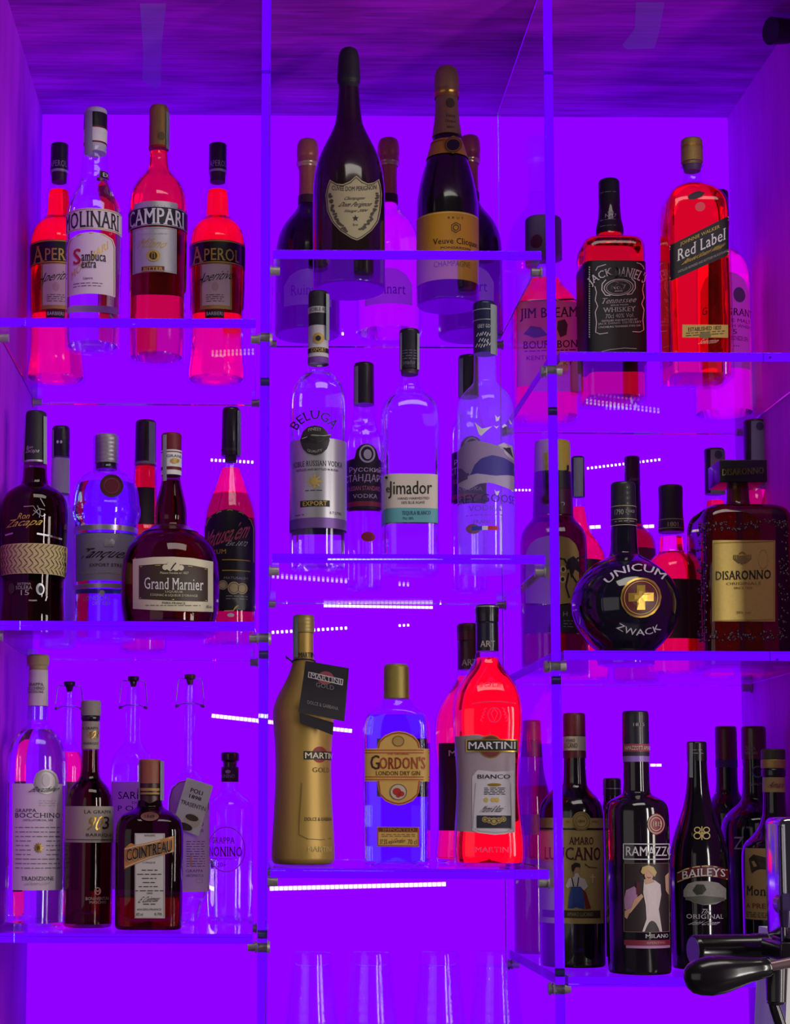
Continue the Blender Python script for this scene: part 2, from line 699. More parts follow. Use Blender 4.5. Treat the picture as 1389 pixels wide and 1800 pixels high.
        for i in range(len(zs) - 1):
            for j in range(seg):
                a, b = i * seg + j, i * seg + (j + 1) % seg
                Fc.append((a, a + seg, b + seg, b))
        return link(name, V, Fc, mat, parent or s.root, angle=60)

    def _add(s, key, V, Fc):
        if key not in s.acc:
            s.acc[key] = ([], [])
        v, f = s.acc[key]
        o = len(v)
        v += V
        f += [tuple(i + o for i in p) for p in Fc]

    def text(s, lab, string, x0, y0, x1, y1, mat, bold=0.0, arc=0.0, slope=0.0, shear=0.0, on=None, off=0.0010, name='lettering', exact=False,
             space=1.0, fan=0.0):
        prof = on or s.body
        v, f = text_geo(string, bold, space)
        V = []
        round_ = prof.at(0.5 * (prof.z[0] + prof.z[-1]))[1] < 2.05 and not exact
        if round_:
            dep = s.Y
            z = s.z_at((y0 + y1) / 2, dep)
            r = prof.at(z)[0]
            dep = s.Y - r * s.ca
            r = prof.at(s.z_at((y0 + y1) / 2, dep))[0]
            la = max(-0.985, min(0.985, s.lat(x0, y0, dep) / r))
            lb = max(-0.985, min(0.985, s.lat(x1, y0, dep) / r))
            ta, tb = math.asin(la), math.asin(lb)
            l0, l1 = la * r, lb * r
        for u, w in v:
            uu = u + shear * (w - 0.5)
            if round_:
                th = ta + (tb - ta) * uu
                th = max(-1.45, min(1.45, th))
                q = (r * math.sin(th) - l0) / (l1 - l0) if l1 != l0 else uu
            else:
                q = uu
            x = x0 + (x1 - x0) * q
            c = 2 * u - 1
            y = y1 + (y0 - y1) * w + arc * c * c + slope * (x - (x0 + x1) / 2)
            if fan:
                x += -fan * c * (w - 0.5) * -1 * (x1 - x0) * 0.5
            V.append(s.spot(x, y, off, prof, exact))
        s._add((lab or s.root, name, mat), V, f)

    def arc_text(s, lab, string, cx, cy, rx, ry, a0, a1, h, mat, bold=0.0, flip=False, on=None, off=0.0011, name='lettering'):
        """Lettering bent round a circle; angles in degrees from straight up (or down when flipped)."""
        prof = on or s.body
        v, f = text_geo(string, bold, 1.0)
        V = []
        for u, w in v:
            t = math.radians(a0 + (a1 - a0) * u)
            if flip:
                x, y = cx + (rx - w * h) * math.sin(t), cy + (ry - w * h) * math.cos(t)
            else:
                x, y = cx + (rx + w * h) * math.sin(t), cy - (ry + w * h) * math.cos(t)
            V.append(s.spot(x, y, off, prof, True))
        s._add((lab or s.root, name, mat), V, f)

    def poly(s, lab, pts, mat, on=None, off=0.0012, name='emblem', exact=True, mid=None):
        """A small filled outline, fanned from its centre."""
        prof = on or s.body
        n = len(pts)
        cx = sum(p[0] for p in pts) / n if mid is None else mid[0]
        cy = sum(p[1] for p in pts) / n if mid is None else mid[1]
        V = [s.spot(cx, cy, off, prof, exact)]
        for fct in (0.5, 1.0):
            V += [s.spot(cx + (x - cx) * fct, cy + (y - cy) * fct, off, prof, exact) for x, y in pts]
        Fc = [(0, 1 + i, 1 + (i + 1) % n) for i in range(n)]
        Fc += [(1 + i, 1 + n + i, 1 + n + (i + 1) % n, 1 + (i + 1) % n) for i in range(n)]
        s._add((lab or s.root, name, mat), V, Fc)

    def disc(s, lab, x, y, rx, ry, mat, n=28, **kw):
        s.poly(lab, [(x + rx * math.cos(2 * PI * i / n), y + ry * math.sin(2 * PI * i / n)) for i in range(n)], mat, **kw)

    def ring(s, lab, x, y, rx, ry, w, mat, n=32, on=None, off=0.0013, name='emblem', exact=True):
        prof = on or s.body
        V = []
        for q in (0, w):
            V += [s.spot(x + (rx - q) * math.cos(2 * PI * i / n), y + (ry - q) * math.sin(2 * PI * i / n), off, prof, exact) for i in range(n)]
        Fc = [(i, (i + 1) % n, n + (i + 1) % n, n + i) for i in range(n)]
        s._add((lab or s.root, name, mat), V, Fc)

    def stroke(s, lab, pts, w, mat, on=None, off=0.0011, name='lettering', exact=True):
        """A drawn line through points, w wide."""
        prof = on or s.body
        V, Fc = [], []
        m = len(pts)
        for i, (x, y) in enumerate(pts):
            a = pts[max(0, i - 1)]
            b = pts[min(m - 1, i + 1)]
            tx, ty = b[0] - a[0], b[1] - a[1]
            q = math.hypot(tx, ty) or 1.0
            nx, ny = -ty / q * w / 2, tx / q * w / 2
            V += [s.spot(x + nx, y + ny, off, prof, exact), s.spot(x - nx, y - ny, off, prof, exact)]
        Fc = [(2 * i, 2 * i + 1, 2 * i + 3, 2 * i + 2) for i in range(m - 1)]
        s._add((lab or s.root, name, mat), V, Fc)

    def lines(s, lab, x0, y0, x1, y1, n, mat, w=3, **kw):
        """Rows of print too small to read, as broken hairlines."""
        rnd = random.Random(int(x0 * 7 + y0 * 3 + n))
        for i in range(n):
            y = y0 + (y1 - y0) * (i / max(1, n - 1))
            x = x0
            while x < x1 - 4:
                L = min(rnd.uniform(10, 34), x1 - x)
                m = max(2, int(L / 10) + 1)
                s.stroke(lab, [(x + L * j / (m - 1), y) for j in range(m)], w, mat, **kw)
                x += L + rnd.uniform(5, 8)

    def frame(s, lab, x0, y0, x1, y1, w, mat, exact=False, **kw):
        def seg_(ax, ay, bx, by, m):
            s.stroke(lab, [(ax + (bx - ax) * i / m, ay + (by - ay) * i / m) for i in range(m + 1)], w, mat, exact=exact, **kw)
        seg_(x0, y0, x1, y0, 16); seg_(x0, y1, x1, y1, 16)
        seg_(x0, y0, x0, y1, 6); seg_(x1, y0, x1, y1, 6)

    def done(s):
        for (par, name, mat), (v, f) in s.acc.items():
            link(name, v, f, mat, par, smooth=False)
        s.acc = {}
        return s.root


SHELF_Z = {}

# ------------------------------------------------------------------ the setting: a back-lit niche
M_WOOD_V = wood_mat('wood_upright_grain', 2, (176, 16, 226), (216, 30, 255))  # wood colours carry the panel's violet light
M_WOOD_R = wood_mat('wood_upright_grain', 2, (226, 18, 236), (254, 36, 255))  # same wood, lightened for the panel glow on the right wall
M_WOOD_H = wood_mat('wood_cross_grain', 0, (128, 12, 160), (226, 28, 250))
M_PANEL = emitter('glowing_panel', (0.284, 0.0, 1.35), 1.0)
M_ACR = acrylic_mat(0.5)
M_ACR_D = acrylic_mat(0.25)
M_STEEL = paint((172, 160, 164), rough=0.4, metal=0.35, grain=0.15)

XL = P(52, 1450, BACK).x
XR = P(1309, 1450, BACK).x
ZT = P(690, 204, BACK).z
ZB = P(690, 1850, D + 0.2).z
FRONT = D - 0.16
structure(box('wall_back', XL - 0.03, XR + 0.03, BACK, BACK + 0.02, ZB - 0.03, ZT + 0.03, M_PANEL))
structure(box('wall_left', XL - 0.03, XL, FRONT, BACK, ZB - 0.03, ZT, M_WOOD_V))
structure(box('wall_right', XR, XR + 0.03, FRONT, BACK, ZB - 0.03, ZT, M_WOOD_R))
structure(box('ceiling', XL - 0.03, XR + 0.03, FRONT, BACK, ZT, ZT + 0.03, M_WOOD_H))
structure(box('floor', XL - 0.03, XR + 0.03, FRONT - 0.85, BACK, ZB - 0.03, ZB, paint((70, 66, 74), rough=0.4)))

# two clear dividers, floor to ceiling
TH = 0.0124
XD1 = P(465.5, 700, D).x
XD2 = P(971.5, 700, D).x
for xd, lb in ((XD1, 'clear acrylic upright between the left and middle shelves'), (XD2, 'clear acrylic upright between the middle and right shelves')):
    v, f = box_geo(xd - TH / 2, xd + TH / 2, D, D + SHELF_DEPTH, ZB + 0.0003, ZT - 0.001, 0.0006)
    o = link('shelf_divider', v, f, M_ACR_D, smooth=False)
    tag(o, lb, 'divider', 'acrylic uprights of the bottle shelves')

A1, A2 = XD1 - TH / 2, XD1 + TH / 2
B1, B2 = XD2 - TH / 2, XD2 + TH / 2
bays = {'L': (XL + 0.0015, A1 - 0.006), 'C': (A2 + 0.004, B1 - 0.006), 'R': (B2 + 0.004, XR - 0.0015)}
rows_px = {'L1': (250, 559.5), 'L2': (250, 1092), 'L3': (250, 1641), 'C1': (700, 440), 'C2': (700, 974), 'C3': (700, 1527),
           'R1': (1180, 619), 'R2': (1180, 1144), 'R3': (1100, 1717)}
shelf_label = {
    'L1': 'clear acrylic shelf under the orange and red bottles, topmost in the left bay',
    'L2': 'clear acrylic shelf under the squat round dark red bottle, middle of the left bay',
    'L3': 'clear acrylic shelf under the clear and dark grappa bottles, lowest in the left bay',
    'C1': 'clear acrylic shelf under the dark champagne bottles, topmost in the middle bay',
    'C2': 'clear acrylic shelf under the clear vodka and tequila bottles',
    'C3': 'clear acrylic shelf under the gold bottle and the yellow-labelled gin',
    'R1': 'clear acrylic shelf under the square whiskey bottles, topmost in the right bay',
    'R2': 'clear acrylic shelf under the round black bottle with a cross emblem',
    'R3': 'clear acrylic shelf under the dark bitter and cream bottles, lowest in the right bay'}
ROD = 0.0058


def standoff(par, x_in, x_wall, thick, z, y):
    """Threaded rod under the shelf end, collar in the upright, nut on its far side."""
    d = 1 if x_wall > x_in else -1
    g = [tube_geo((x_in, y, z), (x_wall, y, z), ROD)]
    g.append(tube_geo((x_wall - d * 0.0025, y, z), (x_wall - d * 0.0005, y, z), ROD * 1.35))
    if thick:
        g.append(tube_geo((x_wall + d * 0.0003, y, z), (x_wall + d * (thick - 0.0003), y, z), ROD * 1.05))
        g.append(tube_geo((x_wall + d * thick, y, z), (x_wall + d * (thick + 0.0035), y, z), ROD * 1.5, ROD * 1.2))
    v, f = merge(*g)
    link('standoff', v, f, M_STEEL, par)


for k, (px, py) in rows_px.items():
    zt = P(px, py, D).z
    SHELF_Z[k] = zt
    x0, x1 = bays[k[0]]
    v, f = box_geo(x0, x1, D, D + SHELF_DEPTH, zt - TH, zt, 0.0005)
    sh = link('shelf', v, f, M_ACR, smooth=False)
    tag(sh, shelf_label[k], 'shelf', 'acrylic shelves of the back-lit bar')
    zr = zt - TH - ROD - 0.0002
    for y in (D + 0.035, D + 0.415):
        if k[0] == 'L':
            standoff(sh, x0 + 0.013, XL + 0.0002, 0, zr, y)
            standoff(sh, A1 - 0.0125, A1 - 0.0002, TH + 0.0004, zr, y)
        elif k[0] == 'C':
            standoff(sh, A2 + 0.0135, A2 + 0.0002, 0, zr, y)
            standoff(sh, B1 - 0.0145, B1 - 0.0002, 0, zr, y)
        else:
            standoff(sh, B2 + 0.0125, B2 + 0.0002, TH + 0.0004, zr, y)
            standoff(sh, x1 - 0.013, XR - 0.0002, 0, zr, y)

# LED reflections, built as glowing bars on the back panel
M_REFL = emitter('led_diode', (1.0, 0.80, 1.0), 1.7)
M_REFL_BAR = emitter('led_strip_glow', (0.80, 0.35, 1.0), 1.1)
M_TAPE = paint((120, 60, 190), rough=0.5)


def led_glint(ax, ay, bx, by, hpx, pitch, solid, label):
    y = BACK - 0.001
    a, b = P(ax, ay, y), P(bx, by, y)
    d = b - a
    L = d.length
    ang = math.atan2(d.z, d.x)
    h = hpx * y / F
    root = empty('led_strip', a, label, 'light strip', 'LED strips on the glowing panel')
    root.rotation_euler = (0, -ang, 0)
    box('backing', 0, L, -0.0012, 0.0008, -h / 2, h / 2, M_REFL_BAR if solid else M_TAPE if False else M_REFL_BAR if solid else M_PANEL, root)
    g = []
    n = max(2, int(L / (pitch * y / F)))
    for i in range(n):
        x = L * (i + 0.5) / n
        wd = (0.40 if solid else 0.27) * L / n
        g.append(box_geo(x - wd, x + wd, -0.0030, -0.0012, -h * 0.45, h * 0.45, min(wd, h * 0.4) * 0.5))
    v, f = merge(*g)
    o = link('diode', v, f, M_REFL, root)
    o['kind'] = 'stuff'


led_glint(474, 1562, 784, 1554, 7.5, 8, True, 'long bright white LED strip below the lowest middle shelf')
led_glint(569, 1065, 761, 1068, 5.0, 7, True, 'white LED strip above the yellow-labelled gin bottle')
led_glint(372, 1258, 619, 1285, 7.0, 7, True, 'slanting white LED strip behind the matte gold bottle')
led_glint(476, 1112, 612, 1104, 6.0, 8, False, 'dotted LED strip beside the cap of the matte gold bottle')
led_glint(699, 1100, 721, 1099, 5.0, 7, False, 'tiny dotted LED strip left of the red-capped vermouth bottle')
led_glint(484, 578, 606, 577, 6.5, 7, False, 'dotted LED strip behind the black cap of the silver-labelled vodka')
led_glint(674, 573, 736, 571, 6.5, 8, False, 'dotted LED strip above the cap of the tequila bottle')
led_glint(369, 809, 447, 813, 6.0, 7, False, 'dotted LED strip behind the black-capped rum bottle')
led_glint(1030, 824, 1162, 808, 5.0, 7, False, 'dotted LED strip above the round black bottle')
led_glint(910, 862, 946, 862, 4.5, 6, False, 'dotted LED strip right of the frosted vodka bottle')
led_glint(1036, 927, 1056, 926, 6.0, 8, True, 'short bright LED strip left of the neck of the round black bottle')
led_glint(1130, 926, 1150, 925, 6.0, 8, True, 'short bright LED strip right of the neck of the round black bottle')
led_glint(1143, 1345, 1163, 1345, 5.0, 9, True, 'short bright LED strip between the ring-necked bitter and the cream liqueur')

# strips of old sticky tape left on the ceiling and the left wall
M_STICK, nt_, out_ = new_mat('clear_tape')
_a = nt_.nodes.new('ShaderNodeBsdfTransparent')
_b = nt_.nodes.new('ShaderNodeBsdfPrincipled')
_b.inputs['Base Color'].default_value = (0.60, 0.25, 0.92, 1)  # violet panel light put into the clear tape's colour
_b.inputs['Roughness'].default_value = 0.35
_x = nt_.nodes.new('ShaderNodeMixShader')
_x.inputs[0].default_value = 0.30
nt_.links.new(_a.outputs[0], _x.inputs[1]); nt_.links.new(_b.outputs[0], _x.inputs[2]); nt_.links.new(_x.outputs[0], out_.inputs[0])


def on_ceiling(px, py):
    d = ray(px, py)
    return EYE + d * ((ZT - EYE.z) / d.z)


def tape(pts, label):
    p = [on_ceiling(*q) for q in pts]
    n = len(p)
    v = [(q.x, min(max(q.y, FRONT), BACK), ZT - 0.0002) for q in p] + [(q.x, min(max(q.y, FRONT), BACK), ZT - 0.0007) for q in p]
    f = [tuple(range(n)), tuple(range(2 * n - 1, n - 1, -1))] + [(i, (i + 1) % n, n + (i + 1) % n, n + i) for i in range(n)]
    tag(link('adhesive_tape', v, f, M_STICK, smooth=False), label, 'tape', 'leftover tape on the niche ceiling')


tape([(246, 6), (292, 6), (285, 70), (283, 150), (272, 158), (250, 140), (252, 90)], 'long strip of clear tape on the ceiling above the red aperitif bottle')
tape([(1118, 4), (1168, 4), (1158, 60), (1150, 84), (1102, 86), (1094, 78), (1116, 50)], 'short torn piece of clear tape on the ceiling above the whiskey shelf')

# the dark spotlight on the right wall, cut by the frame
q = P(1392, 55, D + 0.10)
sp = empty('wall_spotlight', (XR, q.y, q.z), 'dark round spotlight high on the right wood wall', 'lamp')
v, f = merge(tube_geo((-0.0005, 0, 0), (-0.012, 0, 0), 0.012), tube_geo((-0.012, 0, 0), (-0.040, -0.01, -0.004), 0.017, 0.019))
link('housing', v, f, paint((30, 22, 34), rough=0.4), sp)


# ------------------------------------------------------------------ colours of caps, papers and inks
BLACK = paint((22, 20, 28), rough=0.3, coat=0.5)
MATT = paint((30, 28, 36), rough=0.55)
INK = paint((18, 14, 22), rough=0.6)
WHITE = paint((226, 220, 224), rough=0.6, grain=0.06)
CREAM = paint((214, 204, 178), rough=0.6, grain=0.08)
LILAC = paper((222, 204, 216), 0.15)
GREY = paint((168, 164, 160), rough=0.6, grain=0.12)
SILVER = paint((196, 192, 200), rough=0.35, metal=0.6, grain=0.1)
GOLD = paint((206, 166, 74), rough=0.3, metal=0.75)
GOLDM = paint((190, 160, 88), rough=0.5, metal=0.45, grain=0.15)
GOLDINK = paint((214, 180, 84), rough=0.45, metal=0.3)
RED = paint((176, 24, 34), rough=0.5)
DRED = paint((104, 16, 34), rough=0.45, coat=0.3)
STRIP = paint((150, 160, 164), rough=0.7, grain=0.25, scale=1500)
CORK = paint((128, 82, 60), rough=0.8, grain=0.2)
CLEAR = thin_glass()
CLEARG = thin_glass((0.93, 0.93, 0.99))
RIBBED = thin_glass((0.8, 0.78, 0.86), gloss=1.6, rough=0.15)
SPIRIT = fluid((0.98, 0.9, 0.97), 1.33)
DARKGLASS = paint((18, 12, 18), rough=0.1, coat=0.6)


def mono(rgb, **k):
    return paint(rgb, **k)


# ------------------------------------------------------------------ left bay, top shelf
ORANGE = fluid((3.6, 0.01, 0.02), 1.34)


def aperitif(dx, label, cap_dx=0):
    b = Bottle('A', 'aperitif_bottle', label, 1105, 760, 0.32, 'L1',
               [(245, 46), (455, 47), (480, 60), (560, 65), (605, 66), (625, 78), (665, 128), (715, 146), (780, 149), (1000, 143), (1150, 137), (1290, 139), (1350, 150), (1420, 152)],
               mat=CLEAR, lim=50, dx=-dx, group='orange aperitif bottles')
    b.liquid(482, ORANGE)
    b.piece('cap', [(243, 40), (246, 46), (382, 48)], BLACK)
    cap = b.last
    b.piece('cap_ring', [(380, 48.6), (392, 48.6)], SILVER)
    b.piece('stopper', [(392, 41), (436, 40)], mono((60, 20, 40)))
    b.text(None, 'APEROL', 1068, 322, 1150, 352, SILVER, on=cap, off=0.0006)
    for q in (250, 270, 290):
        b.piece('cap_groove', [(q, 47.2), (q + 4, 47.2)], MATT)
    l1 = b.lab(BLACK, 962, 1250, 726, 846)
    for y in (732, 840):
        b.stroke(l1, [(962 + 288 * i / 24, y) for i in range(25)], 6, GOLDINK, exact=False, off=0.0008)
    b.text(l1, 'A', 978, 752, 1034, 836, GOLDINK, bold=0.02)
    b.text(l1, 'PEROL', 1036, 770, 1218, 832, GOLDINK, bold=0.02)
    l2 = b.lab(GOLDM, top=[(1018, 846), (1180, 846)], bot=[(1024, 1078), (1164, 1078)], ny=10)
    p2 = b.lab(mono((222, 196, 196), grain=0.08), top=[(1028, 852), (1170, 852)], bot=[(1034, 1060), (1154, 1060)], parent=l2, name='paper', off=0.0009)
    b.text(p2, 'Aperitivo', 1010, 888, 1190, 948, INK, shear=0.25, off=0.0013, slope=-0.12)
    b.disc(p2, 1094, 966, 18, 24, mono((206, 172, 168)), off=0.0012)
    b.lines(p2, 1048, 1008, 1140, 1040, 4, INK, w=3, exact=False, off=0.0013)
    l3 = b.lab(BLACK, 1044, 1140, 1086, 1125)
    b.stroke(l3, [(1044 + 96 * i / 8, 1084) for i in range(9)], 7, DRED, exact=False)
    b.text(l3, 'BARBIERI', 1050, 1094, 1134, 1112, WHITE)
    b.lab(mono((52, 30, 44)), 968, 1246, 730, 1075, name='back_label', back=True)
    b.done()
    return b


aperitif(810, 'orange-red aperitif bottle with a black band label, half hidden behind the clear anise bottle')
aperitif(0, 'orange-red aperitif bottle with a black band label, beside the divider')

b = Bottle('A', 'anise_liqueur_bottle', 'clear bottle with two white labels and a black cap between the orange and red bottles', 478, 700, 0.13, 'L1',
           [(75, 56), (290, 58), (300, 66), (360, 68), (372, 72), (440, 76), (485, 100), (540, 132), (600, 146), (800, 147), (1000, 145), (1115, 143), (1250, 142)],
           mat=CLEAR, lim=45)
b.liquid(430, SPIRIT)
b.piece('cap', [(66, 50), (72, 60), (146, 61), (232, 60), (290, 58)], mono((190, 180, 205), grain=0.1), lim=5, ribs=0)
cap = b.last
b.wrap(BLACK, 74, 146, 'cap_band', on=cap)
b.wrap(WHITE, 154, 222, 'cap_band', on=cap)
b.wrap(DRED, 144, 153, 'cap_stripe', on=cap, off=0.0007)
b.wrap(DRED, 222, 230, 'cap_stripe', on=cap, off=0.0007)
b.lab(STRIP, 430, 470, 70, 292, name='tax_strip', on=cap, off=0.0012, nx=8)
k = b.lab(BLACK, 506, 556, 372, 408, name='neck_label', nx=8)
b.text(k, 'EX', 524, 380, 552, 400, WHITE)
l1 = b.lab(LILAC, 334, 622, 566, 676)
for y in (572, 670):
    b.stroke(l1, [(336 + 284 * i / 24, y) for i in range(25)], 4, GOLDM, exact=False)
b.text(l1, 'MOLINARI', 336, 580, 606, 664, INK, bold=0.03)
l2 = b.lab(LILAC, top=[(340, 745), (352, 712), (400, 694), (465, 688), (530, 694), (575, 712), (588, 745)], bot=[(340, 1002), (588, 1002)], ny=12)
b.stroke(l2, [(346, 996), (346, 748), (358, 718), (402, 700), (465, 694), (528, 700), (570, 718), (582, 748), (582, 996)], 4, GOLDM, exact=False)
b.text(l2, 'MOLINARI', 362, 805, 552, 845, GOLDINK, slope=-0.85, bold=0.02, off=0.0009)
b.text(l2, 'S', 372, 770, 412, 850, RED, bold=0.05, off=0.0014)
b.text(l2, 'ambuca', 414, 786, 540, 836, INK, bold=0.03, off=0.0014)
b.text(l2, 'extra', 414, 836, 490, 872, INK, bold=0.03, off=0.0014)
b.text(l2, 'Liquore', 424, 916, 472, 934, INK)
b.lines(l2, 372, 948, 522, 962, 2, INK, w=3, exact=False)
b.lab(LILAC, 350, 580, 1040, 1075, name='back_label', back=True)
b.done()

CRIMSON = fluid((2.2, 0.01, 0.06), 1.34)
b = Bottle('A', 'bitter_aperitif_bottle', 'tall bright red bottle with a gold cap and a silver label', 803, 700, 0.19, 'L1',
           [(60, 48), (272, 50), (278, 54), (370, 56), (400, 82), (450, 128), (510, 151), (570, 155), (800, 153), (1000, 149), (1115, 148), (1300, 147)],
           mat=CLEAR, lim=50)
b.liquid(284, CRIMSON)
b.piece('cap', [(52, 44), (60, 52), (268, 52)], mono((170, 142, 72), metal=0.55, rough=0.45, grain=0.15), ribs=4)
cap = b.last
b.piece('cap_ring', [(260, 53.5), (270, 53.5)], RED)
b.disc(None, 822, 200, 18, 22, mono((110, 90, 44)), on=cap, off=0.001)
b.lab(STRIP, 846, 872, 70, 258, name='tax_strip', on=cap, off=0.0012, nx=8)
l0 = b.lab(SILVER, 684, 905, 530, 560)
l1 = b.lab(mono((24, 20, 46), rough=0.4), 650, 957, 553, 657)
for y in (559, 651):
    b.stroke(l1, [(652 + 303 * i / 24, y) for i in range(25)], 4, SILVER, exact=False)
b.text(l1, 'CAMPARI', 660, 566, 938, 648, WHITE, bold=0.045)
l2 = b.lab(SILVER, 674, 900, 662, 890, ny=10)
b.frame(l2, 680, 668, 893, 884, 3, GREY)
b.text(l2, 'Milano', 712, 722, 852, 768, GOLDM, shear=0.3, slope=0.05)
b.lines(l2, 722, 696, 850, 696, 1, GREY, w=3, exact=False)
b.disc(l2, 780, 808, 36, 30, GOLDM)
b.disc(l2, 780, 808, 20, 20, INK, off=0.0016)
b.text(l2, 'n', 770, 792, 790, 824, GOLD, off=0.002, bold=0.05)
k = b.lab(DRED, 720, 837, 862, 888, parent=l2, name='title_bar', off=0.0009, nx=10)
b.text(l2, 'BITTER', 730, 867, 828, 883, GOLDINK, off=0.0014)
b.lab(mono((60, 40, 60)), 660, 950, 560, 985, name='back_label', back=True)
b.done()

# ------------------------------------------------------------------ left bay, middle shelf
RUM = fluid((0.10, 0.001, 0.006), 1.35)
b = Bottle('B', 'aged_rum_bottle', 'dark brown rum bottle with a woven straw band, beside the left wall', 171, 800, 0.10, 'L2',
           [(75, 50), (330, 58), (336, 60), (435, 64), (450, 84), (472, 128), (510, 164), (570, 173), (640, 173), (740, 169), (880, 166), (905, 158), (1000, 155), (1080, 160), (1125, 163)],
           mat=thin_glass((0.62, 0.42, 0.42)), lim=40)
b.liquid(360, RUM)
b.piece('cap', [(70, 46), (78, 54), (240, 56), (325, 60)], MATT, lim=6)
cap = b.last
b.piece('cap_ring', [(322, 61), (332, 61)], SILVER)
b.lab(STRIP, 222, 239, 88, 330, name='tax_strip', on=cap, off=0.002, nx=6)
b.lab(STRIP, 112, 124, 90, 320, name='tax_strip', on=cap, off=0.002, nx=6)
b.text(None, 'Ron', 136, 240, 168, 256, SILVER, on=cap, shear=0.2)
b.text(None, 'Zacapa', 130, 256, 200, 282, SILVER, on=cap, shear=0.2)
b.text(None, 'Ron', 94, 584, 152, 614, GOLDINK, shear=0.25)
b.text(None, 'Zacapa', 36, 612, 216, 660, GOLDINK, shear=0.25, slope=-0.05)
for p in ([(205, 508), (228, 548)], [(120, 552), (170, 548), (196, 590)], [(165, 596), (200, 560), (228, 566)], [(170, 570), (215, 600), (232, 590)], [(190, 545), (205, 575), (200, 606)]):
    b.stroke(None, p, 3.5, SILVER)
b.stroke(None, [(188, 688), (250, 698), (316, 715)], 9, SILVER)
b.stroke(None, [(26, 700), (66, 688)], 8, SILVER)
# woven band: strips laid over and under in two directions
straw = mono((196, 176, 128), rough=0.8, grain=0.2, scale=500)
band = b.wrap(straw, 738, 892, 'woven_band', off=0.0014)
dk = mono((92, 74, 46), rough=0.8)
for row in range(6):
    y0 = 742 + row * 25
    for q in range(-8, 9):
        x = 171 + 168 * math.sin(q * 0.172 + (0.05 if row % 2 else 0))
        x2 = 171 + 168 * math.sin(q * 0.172 + 0.16)
        a, c = (y0, y0 + 22) if row % 2 else (y0 + 22, y0)
        b.stroke(band, [(x, a), ((x + x2) / 2, (a + c) / 2), (x2, c)], 3.5, dk if row != 3 else INK, exact=False, off=0.0020, name='weave')
b.disc(None, 58, 965, 16, 28, mono((60, 52, 40)), exact=False)
b.disc(None, 205, 970, 22, 30, SILVER, exact=False)
b.disc(None, 208, 972, 12, 20, INK, exact=False, off=0.0016)
b.text(None, 'SISTEMA', 88, 938, 158, 950, GREY)
b.text(None, 'SOLERA', 80, 954, 164, 972, GREY)
b.text(None, '15', 106, 976, 148, 1002, GREY)
b.stroke(None, [(146, 1028), (166, 1029), (188, 1028)], 7, SILVER)
b.stroke(None, [(232, 1030), (240, 1006)], 6, SILVER)
b.done()

b = Bottle('B', 'liqueur_bottle', 'white-necked bottle with a dark cap between the dark rum and the ribbed gin', 305, 500, 0.27, 'L2',
           [(150, 42), (500, 46), (560, 62), (640, 88), (700, 92), (1120, 92)], mat=thin_glass((0.8, 0.76, 0.9), frost=0.25), lim=40)
b.piece('cap', [(146, 40), (152, 47), (300, 47)], mono((36, 26, 46), rough=0.35, coat=0.4), lim=5, ribs=3)
cap = b.last
b.wrap(mono((208, 196, 212), grain=0.1), 302, 480, 'neck_foil', off=0.0009)
b.lab(STRIP, 264, 274, 160, 300, name='tax_strip', on=cap, off=0.002, nx=4)
for x in (293, 311):
    b.disc(None, x, 222, 6, 8, WHITE, on=cap)
b.liquid(560, SPIRIT)
b.done()

BLUEGIN = fluid((0.55, 0.8, 1.0), 1.34)
b = Bottle('B', 'gin_bottle', 'ribbed bluish gin bottle with a red wax seal and silver cap', 536, 800, 0.19, 'L2',
           [(190, 56), (365, 58), (384, 96), (405, 132), (440, 158), (500, 170), (545, 172), (556, 179), (598, 180), (616, 172), (650, 164), (900, 160), (1000, 160), (1125, 160)],
           mat=CLEARG, lim=30)
b.liquid(440, BLUEGIN)
b.piece('cap', [(188, 54), (194, 61), (334, 61)], mono((186, 178, 184), metal=0.5, rough=0.4, grain=0.12), ribs=7, lim=4)
cap = b.last
b.piece('cap_ring', [(335, 56), (364, 56)], BLACK)
b.lab(thin_glass((0.72, 0.72, 0.82), gloss=2.0, rough=0.2), 474, 512, 186, 380, name='tax_strip', on=cap, off=0.003, nx=6)
seal = b.lab(mono((96, 10, 40), rough=0.85), top=[(508, 446), (520, 412), (545, 392), (568, 386), (592, 392), (617, 412), (628, 446)],
             bot=[(508, 446), (520, 480), (545, 498), (568, 504), (592, 498), (617, 480), (628, 446)], name='wax_seal', off=0.003, exact=True)
b.ring(seal, 568, 445, 60, 59, 9, mono((40, 8, 26)), off=0.0038)
b.ring(seal, 568, 445, 40, 40, 5, mono((96, 24, 50)), off=0.0038)
for y0, y1 in ((641, 668), (940, 964)):
    b.wrap(mono((206, 202, 214), metal=0.7, rough=0.3), y0, y1, 'silver_band', off=0.0006)
l = b.lab(mono((150, 146, 166), metal=0.25, rough=0.5, grain=0.08), 384, 690, 686, 926, ny=6)
b.text(l, 'Tanqueray', 412, 762, 690, 826, INK, shear=0.25, bold=0.01)
b.text(l, 'EXPORT STRENGTH', 456, 840, 676, 856, INK)
b.lines(l, 410, 884, 660, 890, 2, GREY, w=3, exact=False)
b.poly(l, [(532, 755), (526, 728), (540, 712), (556, 724), (572, 712), (586, 728), (580, 755)], SILVER)
b.text(None, 'LONDON', 424, 1004, 556, 1028, SILVER)
b.text(None, 'DRY GIN', 470, 1034, 560, 1052, SILVER)
b.disc(None, 520, 990, 14, 14, SILVER)
b.done()

